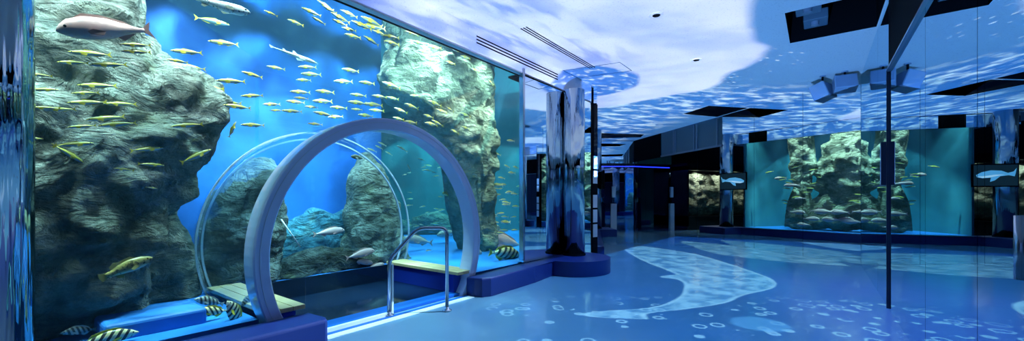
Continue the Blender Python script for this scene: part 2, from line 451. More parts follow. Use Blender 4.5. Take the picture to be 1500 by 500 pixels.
# floor of the tank with the tunnel bay cut out
fl = [W(-4.2, .06), W(-1.34, .06), W(-1.34, 1.6), W(1.34, 1.6), W(1.34, .06)]+plan[1:]
bm = bmesh.new(); prism(bm, [Vector((p.x, p.y, .03)) for p in fl], Vector((0, 0, TFZ-.03))); link('tank_floor', bm, M['tankfloor'], tank)
bm = bmesh.new(); add_box(bm, W(-1.95, .55, TFZ+.05), (.62, .5, .16), AL, .03); link('floor_step', bm, M['tankfloor'], tank)
bm = bmesh.new(); prism(bm, [Vector((p.x, p.y, 4.92)) for p in plan], Vector((0, 0, .05))); link('hood_top', bm, M['black'], tank)

# water: solid body minus the tunnel
def mk_water():
    ms = []
    for top in (0, 1):
        m, nt, out = new_mat('water surface' if top else 'water')
        va = nt.nodes.new('ShaderNodeVolumeAbsorption'); va.inputs[0].default_value = WATER_COL; va.inputs[1].default_value = WATER_ABS
        if WATER_SC > 0:
            vs = nt.nodes.new('ShaderNodeVolumeScatter'); vs.inputs[0].default_value = (.25, .62, 1, 1); vs.inputs[1].default_value = WATER_SC
            ad = nt.nodes.new('ShaderNodeAddShader'); nt.links.new(va.outputs[0], ad.inputs[0]); nt.links.new(vs.outputs[0], ad.inputs[1])
            nt.links.new(ad.outputs[0], out.inputs['Volume'])
        else: nt.links.new(va.outputs[0], out.inputs['Volume'])
        tr = nt.nodes.new('ShaderNodeBsdfTransparent')
        if not top: nt.links.new(tr.outputs[0], out.inputs[0])
        else:
            gl = nt.nodes.new('ShaderNodeBsdfGlossy'); gl.inputs['Roughness'].default_value = .02; gl.inputs[0].default_value = (.85, .95, 1, 1)
            fr = nt.nodes.new('ShaderNodeFresnel'); fr.inputs[0].default_value = 1.33
            mx = nt.nodes.new('ShaderNodeMixShader')
            ge = nt.nodes.new('ShaderNodeNewGeometry')
            bp = nt.nodes.new('ShaderNodeBump'); bp.inputs['Strength'].default_value = .35; bp.inputs['Distance'].default_value = .05
            nt.links.new(nz(nt, ge.outputs['Position'], 2.2, 2, .4).s, bp.inputs['Height']); nt.links.new(bp.outputs[0], gl.inputs['Normal'])
            nt.links.new(fr.outputs[0], mx.inputs[0]); nt.links.new(tr.outputs[0], mx.inputs[1]); nt.links.new(gl.outputs[0], mx.inputs[2])
            nt.links.new(mx.outputs[0], out.inputs[0])
        ms.append(m)
    return ms
WATER_COL = (.10, .84, .92, 1); WATER_ABS = .24; WATER_SC = 0.03
bm = bmesh.new()
prism(bm, [Vector((p.x, p.y, TFZ+.002)) for p in plan], Vector((0, 0, ZW-TFZ)))
bmesh.ops.triangulate(bm, faces=bm.faces[:])
water = link('water', bm, mk_water())
bm = bmesh.new()
prism(bm, [W(s, -.2, z) for s, z in arc(1.408, .1)], IN*1.83)
cut = link('cut', bm, M['black'])
md = water.modifiers.new('cut', 'BOOLEAN'); md.object = cut; md.operation = 'DIFFERENCE'; md.solver = 'EXACT'
bpy.context.view_layer.update()
me = bpy.data.meshes.new_from_object(water.evaluated_get(bpy.context.evaluated_depsgraph_get()))
water.modifiers.clear(); water.data = me; bpy.data.objects.remove(cut)
me.materials.clear()
for m_ in mk_water(): me.materials.append(m_)
for p in me.polygons: p.material_index = 1 if (p.normal.z > .9 and p.center.z > ZW-.2) else 0
tag(water, 'clear blue water filling the aquarium tank', 'water', kind='stuff')

# fascia above the glass, with its slot diffuser
fz = (GTOP+CEIL)/2
bm = bmesh.new()
prism(bm, [W(-5.2, -.02, GTOP), W(4.93, -.02, GTOP), W(4.93, -.02, CEIL+.02), W(-5.2, -.02, CEIL+.02)], IN*.08)
structure(link('wall_fascia', bm, M['ceil']))
bm = bmesh.new(); prism(bm, [K2+Vector((.07, -.35, GTOP)), EE+Vector((.07, 1.2, GTOP)), EE+Vector((.07, 1.2, CEIL+.02)), K2+Vector((.07, -.35, CEIL+.02))], Vector((-.07, .01, 0)))
structure(link('wall_fascia_end', bm, M['mirror']))
bm = bmesh.new(); prism(bm, [W(2.5, -.02, GTOP-.005), W(4.93, -.02, GTOP-.005), K2+Vector((.06, 0, GTOP-.005)), K2+Vector((-.2, 0, GTOP-.005)), W(2.5, .3, GTOP-.005)], Vector((0, 0, .03)))
structure(link('trim_soffit', bm, M['black']))
def diffuser(label, a, b, nrm, across):
    """two dark slots with a thin frame between plan points a and b"""
    c = (a+b)/2; L = (b-a).length; d = (b-a).normalized()
    root = empty('slot_diffuser', c, label, 'air vent', 'slot diffusers by the tank front')
    def strip(name, off, w, mat, lift, par=None):
        bm = bmesh.new(); o = c+across*off
        p = [o-d*L/2-across*w/2, o+d*L/2-across*w/2, o+d*L/2+across*w/2, o-d*L/2+across*w/2]
        prism(bm, [q+nrm*lift for q in p], nrm*.006); return link(name, bm, mat, par or root)
    fr_ = strip('slot_frame', 0, .15, M['ceil'], .0)
    for o in (-.045, 0.0, .045): strip('slot', o, .018, M['black'], .004, fr_)
diffuser('long slot air vent set in the white fascia over the tank glass', W(1.36, -.022, fz+.02), W(3.55, -.022, fz+.02), -IN, Vector((0, 0, 1)))
diffuser('long slot air vent in the bright ceiling beside the fascia', W(1.75, -.55, CEIL), W(3.9, -.55, CEIL), Vector((0, 0, -1)), IN)
bm = bmesh.new()
hc = [Vector((.95, 7.45, CEIL)), Vector((1.88, 7.0, CEIL)), Vector((2.22, 7.45, CEIL)), Vector((1.3, 7.9, CEIL))]
for a, b in zip(hc, hc[1:]+hc[:1]):
    d = (b-a); add_box(bm, (a+b)/2-Vector((0, 0, .005)), (d.length, .010, .006), d)
tag(link('access_hatch', bm, M['bulk']), 'thin dark outline of a square access hatch in the bright ceiling', 'hatch')
for (x, y), lab in (((1.87, 5.2), 'round recessed downlight in the white part of the ceiling, nearer one'), ((3.16, 6.88), 'small round recessed downlight in the ceiling near the white patch edge')):
    r = empty('downlight', (x, y, CEIL), lab, 'ceiling light', 'recessed ceiling downlights')
    bm = bmesh.new(); lathe(bm, (x, y), [(.055, CEIL-.002), (.058, CEIL-.012), (.085, CEIL-.010), (.09, CEIL+.002)], 32); link('trim_ring', bm, M['white'], r)
    bm = bmesh.new(); lathe(bm, (x, y), [(.0495, CEIL-.008), (.045, CEIL-.013), (.02, CEIL-.016)], 24); link('lamp_lens', bm, M['black'], r)

# ------------------------------------------------------------------ tunnel
tun = empty('acrylic_tunnel', W(0, .7), 'arched clear acrylic walk-in tunnel with pale front ring, set in the tank', 'tunnel')
def annulus(name, ro, ri, t0, t1, zmin, mat, bev=0.0):
    bm = bmesh.new()
    o = arc(ro, zmin); i = arc(ri, zmin)
    secs = []
    for (so, zo), (si, zi) in zip(o, i):
        if bev:
            ds, dz = (so-si), (zo-zi); L = math.hypot(ds, dz); ds, dz = ds/L*bev, dz/L*bev
            q = [(so-ds, zo-dz, t0), (so, zo, t0+bev), (so, zo, t1-bev), (so-ds, zo-dz, t1), (si+ds, zi+dz, t1), (si, zi, t1-bev), (si, zi, t0+bev), (si+ds, zi+dz, t0)]
        else: q = [(so, zo, t0), (so, zo, t1), (si, zi, t1), (si, zi, t0)]
        secs.append([bm.verts.new(W(s, t, z)) for s, z, t in q])
    for a, b in zip(secs, secs[1:]):
        for k in range(len(a)): bm.faces.new((a[k], a[(k+1) % len(a)], b[(k+1) % len(a)], b[k]))
    bm.faces.new(secs[0]); bm.faces.new(secs[-1][::-1])
    return link(name, bm, mat, tun)
annulus('front_ring', 1.42, 1.29, -.05, .17, .003, M['ring'], .012)
annulus('front_ring_seam', 1.375, 1.368, -.053, -.045, .003, M['ring2'])
annulus('tube', 1.40, 1.36, .17, 1.50, .003, M['tube'])
annulus('back_ring', 1.415, 1.33, 1.50, 1.60, .003, M['tube'])
annulus('back_ring_edge', 1.42, 1.40, 1.50, 1.52, .003, M['ring2'])
annulus('back_ring_edge', 1.345, 1.325, 1.585, 1.61, .003, M['ring2'])
bm = bmesh.new(); prism(bm, [W(s, 1.56, z) for s, z in arc(1.33, .003)], IN*.03); link('end_pane', bm, M['pane'], tun)
bm = bmesh.new(); prism(bm, [W(s, .0, .004) for s in (-1.18, 1.18)]+[W(s, .24, .004) for s in (1.18, -1.18)], Vector((0, 0, .03))); link('bay_edge', bm, M['bayfloor'], tun)
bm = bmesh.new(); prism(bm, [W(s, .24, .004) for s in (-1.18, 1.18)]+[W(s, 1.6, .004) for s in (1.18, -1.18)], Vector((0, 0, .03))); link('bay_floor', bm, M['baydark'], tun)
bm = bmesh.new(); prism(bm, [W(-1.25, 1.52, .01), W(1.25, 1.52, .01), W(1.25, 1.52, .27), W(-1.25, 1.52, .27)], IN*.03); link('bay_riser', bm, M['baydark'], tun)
# benches
for sg, lab in ((-1, 'wooden bench inside the tunnel behind the near navy plinth'), (1, 'wooden topped bench inside the tunnel beside the handrail')):
    b = empty('bench', W(sg*1.15, .75), lab, 'bench', 'benches inside the tunnel')
    for k in range(3):
        bm = bmesh.new(); s0 = sg*(.985+.055+.11*k); add_box(bm, W(s0, .74, .305), (.104, 1.56, .04), AL, .004); link('seat_slat', bm, M['wood'], b)
    bm = bmesh.new(); add_box(bm, W(sg*1.09, .80, .16), (.14, 1.44, .25), AL); link('base_panel', bm, M['baypanel'], b)

# low glass barrier across the opening
gb = empty('glass_barrier', W(-.52, -.02), 'low clear glass panel with steel floor rail and edge post before the tunnel', 'glass panel')
s0, s1 = -.98, -.03
bm = bmesh.new(); prism(bm, [W(s0, -.03, .03), W(s1, -.03, .03), W(s1, -.03, .57), W(s0, -.03, .57)], IN*.012); link('pane', bm, M['pane'], gb)
bm = bmesh.new(); add_box(bm, W((s0+s1)/2, -.024, .022), (s1-s0, .03, .04), AL); link('floor_rail', bm, M['white'], gb)
bm = bmesh.new(); add_box(bm, W(s1, -.024, .29), (.03, .03, .56), AL, .004); link('edge_post', bm, M['white'], gb)
# blue threshold strip, then a white one for the floor highlight
bm = bmesh.new(); add_box(bm, W(.06, -.09, .006), (2.1, .05, .010), AL); structure(link('trim_threshold', bm, M['bayfloor']))
bm = bmesh.new(); add_box(bm, W(.06, -.17, .004), (2.1, .10, .006), AL); structure(link('trim_threshold_highlight', bm, M['white']))  # white strip put in for the bright highlight on the floor

# handrail
h1 = Vector((-.75, 4.63, 0)); h2 = Vector((-1.36, 4.44, 0))
hr = empty('handrail', h1, 'bent tubular steel handrail standing before the tunnel opening', 'handrail')
def bez(ctrl, n=8):
    """polyline with rounded corners"""
    out = [ctrl[0]]
    for a, b, c in zip(ctrl, ctrl[1:], ctrl[2:]):
        r = .09; p = b+(a-b).normalized()*r; q = b+(c-b).normalized()*r
        out += [p.lerp(b, k/n).lerp(b.lerp(q, k/n), k/n) for k in range(n+1)]
    return out+[ctrl[-1]]
mid = h1.lerp(h2, .52)
bm = bmesh.new(); tube(bm, bez([h1+Vector((0, 0, .01)), h1+Vector((0, 0, .96)), mid+Vector((0, 0, .965)), h2+Vector((0, 0, .62)), h2+Vector((0, 0, .01))]), .021, 16)
link('rail', bm, M['steel'], hr, True)
for h in (h1, h2):
    bm = bmesh.new(); lathe(bm, h, [(.055, .004), (.055, .012), (.04, .022), (.024, .03), (.022, .05)], 28); link('floor_flange', bm, M['chrome'], hr, True)

# plinths
def plinth(label, plan_pts, H=.25):
    bm = bmesh.new()
    prism(bm, [Vector((p.x, p.y, .003)) for p in plan_pts], Vector((0, 0, H)))
    top = [e for e in bm.edges if all(v.co.z > H-.01 for v in e.verts)]
    bmesh.ops.bevel(bm, geom=top, offset=.028, segments=3, affect='EDGES', profile=.5)
    o = link('padded_plinth', bm, M['plinth']); return tag(o, label, 'plinth', 'navy plinths along the tank')
def clean(pts):
    o = []
    for p in pts:
        if not o or (p-o[-1]).length > .01: o.append(p)
    return o
plinth('navy padded plinth along the near tank glass, left of the tunnel', [W(-3.6, -.06), W(-3.6, -.42), W(-1.0, -.42), W(-.97, -.40), W(-.965, -.36), W(-.965, -.06)])
PC = Vector((1.10, 7.25, 0)); PR = .66
circ = []
for k in range(60):
    a = -2.25+k/59*4.35
    circ.append(PC+Vector((math.cos(a), math.sin(a), 0))*PR)
plinth('navy padded plinth with rounded end under the chrome column by the far tank corner',
       clean([W(1.13, -.06), W(1.13, -.20), W(1.17, -.30), W(1.28, -.36), W(2.35, -.34)]+circ+[W(4.6, -.01), W(2.6, -.01), W(2.4, -.06)]))
plinth('navy plinth along the tank end, seen only in the mirrors',
       [K2+Vector((.02, .05, 0)), K2+Vector((.30, .0, 0)), EE+Vector((.32, 0, 0)), EE+Vector((.95, .15, 0)), EE+Vector((.95, 1.25, 0)), EE+Vector((-.2, 1.25, 0)), EE+Vector((.02, 0, 0))])

# chrome columns
def column(label, c, r, z0, z1=GTOP):
    root = empty('chrome_column', (c[0], c[1], z0), label, 'column', 'polished chrome columns')
    bm = bmesh.new(); lathe(bm, c, [(r, z0+.03), (r, z1)], 96)
    o = link('shaft', bm, M['column'], root)
    for p in o.data.polygons: p.use_smooth = abs(p.normal.z) < .5
    bm = bmesh.new(); lathe(bm, c, [(r+.014, z0+.001), (r+.014, z0+.03), (r+.004, z0+.034)], 96); link('base_collar', bm, M['black'], root)
    return root
column('tall chrome column on the rounded plinth end beside the mirror strip', (1.153, 7.45), .195, .253, GTOP-.007)
cl = W(-2.80, -.03)
column('chrome column at the near end of the tank front, cut by the frame', (cl.x, cl.y), .205, .253, CEIL)
column('chrome column at the far tank end, seen in the end mirror wall', (EE.x+.30, EE.y+.62), .23, .253, CEIL)

# ------------------------------------------------------------------ television on the far columns
def whale_tv(name, label, c, face, w, h, group=None):
    """c centre, face unit normal"""
    face = face.normalized(); ux = Vector((-face.y, face.x, 0))
    root = empty(name, c, label, 'television', group)
    bm = bmesh.new(); add_box(bm, c, (w, .05, h), ux, .008); link('casing', bm, M['black'], root)
    def pic(nm, pts, lift, mat, par=None):
        bm = bmesh.new(); prism(bm, [c+face*lift+ux*(a*w)+Vector((0, 0, b*h)) for a, b in pts], face*.002); return link(nm, bm, mat, par or root)
    scr = pic('screen', [(-.47, -.45), (.47, -.45), (.47, .45), (-.47, .45)], .0255, M['screen'])
    up = [(-.42, .02), (-.30, .14), (-.1, .22), (.12, .2), (.26, .1), (.38, .16), (.44, .30), (.42, .08), (.40, -.05)]
    dn = [(.28, .0), (.1, -.04), (-.02, -.22), (-.12, -.28), (-.1, -.1), (-.28, -.12), (-.40, -.08)]
    pic('whale_picture', up+dn, .0276, M['whalepic'], scr)
    pic('whale_belly', [(-.40, -.05), (-.25, -.03), (0, .03), (.2, .03), (.05, -.02), (-.1, -.08), (-.28, -.11)], .0298, M['whalebelly'], scr)
    bm = bmesh.new(); add_box(bm, c-face*.09, (.12, .13, .3), ux); link('wall_bracket', bm, M['black'], root)
    return root
whale_tv('television', 'flat screen showing a whale, hung on the column in the end mirror', Vector((EE.x+.47, EE.y+.2, 1.92)), Vector((1, -.12, 0)), 1.0, .62)

# notices on the corner post, white info post
nb = empty('notice_rack', K1+Vector((.10, .06, .6)), 'column of small white notice cards on the black corner post', 'notice cards')
for k in range(5):
    bm = bmesh.new(); z = .62+.31*k+(.2 if k > 2 else 0)
    add_box(bm, K1+Vector((.085+.012, .075-.014, z)), (.15, .008, .27), Vector((.17, .16, 0))); link('notice_card', bm, M['white'], nb)
ip = empty('info_post', (3.95, 15.6, 0), 'slim white information post standing before the dark far wall', 'post')
bm = bmesh.new(); add_box(bm, (3.95, 15.6, .55), (.22, .10, 1.1), bevel=.01); link('body', bm, M['white'], ip)
bm = bmesh.new(); add_box(bm, (3.95, 15.6, 1.115), (.16, .10, .03)); link('neck', bm, M['black'], ip)
bm = bmesh.new(); add_box(bm, (3.95, 15.6, 1.55), (.14, .08, .42), bevel=.01); link('sign_plate', bm, M['white'], ip)
bm = bmesh.new(); add_box(bm, (3.95, 15.6, 1.23), (.03, .03, .24)); link('stem', bm, M['black'], ip)

# hardware on the mirror door
def hatch():
    root = empty('mirror_hatch', m2(5.2)+Vector((0, 0, 1.5)), 'mirror faced hatch with dark edges beside the mirror door', 'hatch')
    c = (m2(4.80)+m2(5.62))/2
    L = (m2(5.62)-m2(4.80)).length
    bm = bmesh.new(); add_box(bm, c-PN*.03+Vector((0, 0, 1.72)), (L, .06, .52), AL); link('box', bm, M['mirror_edge'], root)
    bm = bmesh.new(); add_box(bm, c-PN*.062+Vector((0, 0, 1.72)), (L-.02, .006, .50), AL); link('mirror_face', bm, M['mirror'], root)
hatch()
dh = empty('door_handle', m2(1.50)+Vector((0, 0, 1.1)), 'blue steel pull handle on the mirror wall at the picture edge', 'handle')
bm = bmesh.new(); tube(bm, [m2(1.50)-PN*.05+Vector((0, 0, z)) for z in (.99, 1.1, 1.235)], .017, 14); link('grip', bm, M['steel'], dh, True)
for z in (1.02, 1.20):
    bm = bmesh.new(); tube(bm, [m2(1.50)+Vector((0, 0, z)), m2(1.50)-PN*.05+Vector((0, 0, z))], .010, 10); link('stand_off', bm, M['steel'], dh, True)

# speakers by the corner
def speaker(label, c, yaw, pitch, sz):
    root = empty('speaker', c, label, 'speaker', 'pale box speakers under the ceiling')
    R = Matrix.Translation(c) @ Matrix.Rotation(yaw, 4, 'Z') @ Matrix.Rotation(pitch, 4, 'X')
    def piece(nm, off, size, mat, bv=.01):
        bm = bmesh.new(); add_box(bm, off, size, bevel=bv); bm.transform(R); link(nm, bm, mat, root)
    piece('cabinet', (0, 0, 0), (sz*1.25, sz*.85, sz), M['paleblue'])
    piece('grille', (0, -sz*.43, 0), (sz*1.15, .012, sz*.9), M['grille'], .003)
    bm = bmesh.new(); tube(bm, [Vector((c.x, c.y, CEIL-.005)), Vector((c.x, c.y, c.z+.02))], .018, 10); link('hanger', bm, M['black'], root)
    bm = bmesh.new(); lathe(bm, c, [(.05, CEIL-.02), (.05, CEIL-.002)], 20); link('ceiling_plate', bm, M['paleblue'], root)
speaker('pale box speaker on a ceiling hanger, farthest from the mirror corner', Vector((6.02, 7.78, 3.36)), .55, -.35, .30)
speaker('pale box speaker on a ceiling hanger, nearest the mirror corner', Vector((6.22, 7.50, 3.44)), -.5, -.35, .27)
# projectors in the recess
for x, y, lab in ((3.95, 5.35, 'dark projector inside the large black ceiling recess, nearer one'), (4.35, 5.75, 'dark projector inside the large black ceiling recess, farther one')):
    r = empty('projector', (x, y, CEIL+.3), lab, 'projector', 'projectors in the ceiling recess')
    bm = bmesh.new(); add_box(bm, (x, y, CEIL+.2), (.34, .28, .14), AL, .012); link('body', bm, M['bulk'], r)
    bm = bmesh.new(); lathe(bm, (x-.05, y-.05), [(.045, CEIL+.08), (.05, CEIL+.14)], 20); link('lens', bm, M['lens'], r)
    bm = bmesh.new(); add_box(bm, (x, y, CEIL+.385), (.05, .05, .23)); link('mount', bm, M['black'], r)

# ------------------------------------------------------------------ rocks
def rock_disp(p, amp, tilt):
    q = Vector((p.x+tilt*p.z, p.y*.8, p.z*1.0-tilt*p.x))
    a = noise.fractal(p*.9, .9, 2.1, 3)
    b = noise.ridged_multi_fractal(p*1.7, 1.0, 2.1, 4, 1.0, 2.0)-1.0
    st = noise.noise(Vector((q.x*1.1, q.y*1.1, q.z*6.0)))
    dv = noise.voronoi(p*2.1)[0]
    c = (dv[1]-dv[0])
    return amp*(.55*a+.45*b+.16*st+1.15*(c-.35)+.12*noise.noise(p*9))
def rock_poly(label, outline, t0, D, Db=None, nu=150, nv=70, amp=.14, mat='rock', tilt=.25, px=True, frame=None, group='rocks inside the aquarium', power=.62, lean=0.0):
    """outline in pixels at depth t0 behind the glass (px) or in (u, z) of frame=(origin, u, w)"""
    if px:
        pts = []
        for x, y in outline:
            p = P(x, y, t0); s, t = to_st(p); pts.append((s, p.z))
        O, U, Wd = W(0, t0), AL, IN
    else:
        pts = outline; O, U, Wd = frame
    Db = D if Db is None else Db
    # centroid
    A = cx = cz = 0
    for (x0, z0), (x1, z1) in zip(pts, pts[1:]+pts[:1]):
        k = x0*z1-x1*z0; A += k; cx += (x0+x1)*k; cz += (z0+z1)*k
    cx /= 3*A; cz /= 3*A
    def rad(th):
        dx, dz = math.cos(th), math.sin(th); best = 0
        for (x0, z0), (x1, z1) in zip(pts, pts[1:]+pts[:1]):
            ex, ez = x1-x0, z1-z0; den = dx*ez-dz*ex
            if abs(den) < 1e-9: continue
            r = ((x0-cx)*ez-(z0-cz)*ex)/den; k = ((x0-cx)*dz-(z0-cz)*dx)/den
            if r > 0 and -1e-6 <= k <= 1+1e-6: best = max(best, r)
        return best
    rs = [rad(2*math.pi*i/nu) for i in range(nu)]
    bm = bmesh.new(); rows = []
    for j in range(1, nv):
        ph = math.pi*j/nv; sp = math.sin(ph)**power; c = math.cos(ph); cp = math.copysign(abs(c)**power, c)
        row = []
        for i in range(nu):
            th = 2*math.pi*i/nu
            u = cx+rs[i]*sp*math.cos(th); z = cz+rs[i]*sp*math.sin(th)
            w = -cp*(D if cp > 0 else Db)
            p = O+U*u+Wd*(w+lean*(z-cz)); p.z = z
            nrm = (U*math.cos(th)*sp+Vector((0, 0, 1))*math.sin(th)*sp-Wd*cp).normalized()
            row.append(bm.verts.new(p+nrm*rock_disp(p, amp, tilt)))
        rows.append(row)
    for a, b in zip(rows, rows[1:]):
        for i in range(nu): bm.faces.new((a[i], a[(i+1) % nu], b[(i+1) % nu], b[i]))
    bm.faces.new(rows[0][::-1]); bm.faces.new(rows[-1])
    for v in bm.verts: v.co.z = max(v.co.z, TFZ+.004)
    o = link('rock', bm, M[mat], None, True)
    return tag(o, label, 'rock', group)
rock_poly('huge grey rock cliff behind the glass at the tank\'s near end', [(-160, -40), (205, -40), (214, 40), (230, 82), (268, 96), (304, 118), (324, 150), (318, 185), (296, 214), (304, 238), (262, 292), (236, 330), (205, 420), (205, 486), (-160, 520)], 1.35, .80, .9, 260, 120, .17, 'rock', .3, lean=.10)
rock_poly('dark rock in the shade right of the huge cliff\'s foot', [(160, 300), (225, 296), (262, 330), (284, 352), (290, 400), (288, 476), (160, 480)], 1.9, .5, .5, 110, 60, .1, 'rock2', .1)
rock_poly('striated grey rock seen through the near side of the tunnel', [(296, 470), (300, 330), (330, 264), (368, 230), (396, 232), (408, 262), (406, 340), (404, 470)], 2.1, .45, .5, 160, 80, .12, 'rock2', -.35)
rock_poly('tall pointed rock seen through the far end of the tunnel', [(516, 262), (524, 238), (538, 226), (552, 240), (566, 270), (580, 312), (590, 370), (592, 440), (520, 440), (500, 400), (510, 330)], 2.15, .35, .4, 130, 80, .12, 'rock', .2)
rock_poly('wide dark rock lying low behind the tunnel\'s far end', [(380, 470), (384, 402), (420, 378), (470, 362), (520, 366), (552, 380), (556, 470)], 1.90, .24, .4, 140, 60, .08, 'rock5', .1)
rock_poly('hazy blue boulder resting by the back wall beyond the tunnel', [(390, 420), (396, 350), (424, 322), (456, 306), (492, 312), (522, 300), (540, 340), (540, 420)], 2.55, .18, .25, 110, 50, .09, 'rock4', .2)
rock_poly('tall rock pillar rising right of the tunnel to the water surface', [(640, 40), (700, 44), (710, 120), (716, 200), (713, 300), (712, 376), (688, 378), (686, 320), (668, 252), (640, 205), (606, 165), (574, 140), (562, 104), (580, 60)], 1.75, .5, .6, 190, 110, .16, 'rock3', .2)
fr = (Vector((1.22, 10.3, 0)), Vector((.185, .983, 0)), Vector((-.983, .185, 0)))
rock_poly('huge pale rock mass behind the tank end, seen in mirrors', [(-2.2, .25), (-2.2, 3.1), (-1.2, 3.7), (-.3, 3.9), (.6, 3.7), (1.3, 3.0), (1.55, 2.2), (1.35, 1.4), (1.75, .8), (1.8, .25)], 0, .40, .6, 170, 90, .2, 'rock3', .2, False, fr)
fr = (Vector((1.75, 12.3, 0)), Vector((.185, .983, 0)), Vector((-.983, .185, 0)))
rock_poly('slim rough rock pillar behind the tank end, seen in mirrors', [(-.65, .25), (-.5, 1.4), (-.72, 2.4), (-.6, 3.6), (.1, 3.8), (.1, 2.6), (-.05, 1.6), (.15, .9), (.2, .25)], 0, .25, .35, 120, 90, .14, 'rock3', .2, False, fr)
for (u, sz, hh), lab in zip(((-3.4, .7, .5), (-2.2, .9, .7), (-.9, .7, .45)), ('low rock on the deep blue tank floor, nearest the side wall', 'broad low rock in the middle of the deep tank floor', 'small low rock on the deep tank floor near the tank end')):
    fr = (Vector((0, 11.9, 0)), Vector((1, 0, 0)), Vector((0, 1, 0)))
    rock_poly(lab, [(u-sz, .25), (u-sz*.8, .25+hh*.7), (u, .25+hh), (u+sz*.7, .25+hh*.6), (u+sz, .25)], 0, .4, .4, 60, 30, .1, 'rock2', .2, False, fr)

# window of rock in the far wall (seen only in the end mirrors)
wt = empty('rock_aquarium', (1.0, FARY-.2, .4), 'wall aquarium full of pale rock, seen in the end mirror', 'aquarium')
bm = bmesh.new()
for c, s in (((1.0, FARY-.55, .28), (4.2, .9, .56)), ((1.0, FARY-.55, 2.62), (4.2, .9, .30)), ((-1.12, FARY-.55, 1.4), (.08, .9, 2.5)), ((3.06, FARY-.55, 1.4), (.08, .9, 2.5))): add_box(bm, c, s)
link('surround', bm, M['darkwall'], wt)
bm = bmesh.new(); add_box(bm, (1.0, FARY-.98, 1.5), (4.1, .02, 1.96)); link('front_pane', bm, M['acrylic'], wt)
fr = (Vector((1.0, FARY-.42, 0)), Vector((1, 0, 0)), Vector((0, 1, 0)))
rock_poly('pale rock face filling the far wall aquarium', [(-2.0, .57), (-2.0, 2.1), (-1.2, 2.44), (.3, 2.3), (1.2, 2.45), (2.0, 2.2), (2.0, .57)], 0, .38, .2, 160, 50, .14, 'rock3', .3, False, fr)
# pipe and box by the tunnel end
bm = bmesh.new(); a = P(528, 410, 1.75); b = P(575, 398, 1.85); tube(bm, [a, b], .05, 16); tag(link('pipe', bm, M['pvc'], None, True), 'short grey pipe end resting beside the dark rock behind the tunnel', 'pipe')
bm = bmesh.new(); a, b = P(412, 322, 1.62), P(440, 362, 1.62); tube(bm, [a, b], .008, 10); tag(link('glare_rod', bm, M['white'], None, True), 'thin white rod put in for a glare line on the tunnel end pane', 'rod')  # solid rod standing in for a reflected glare line in the pane

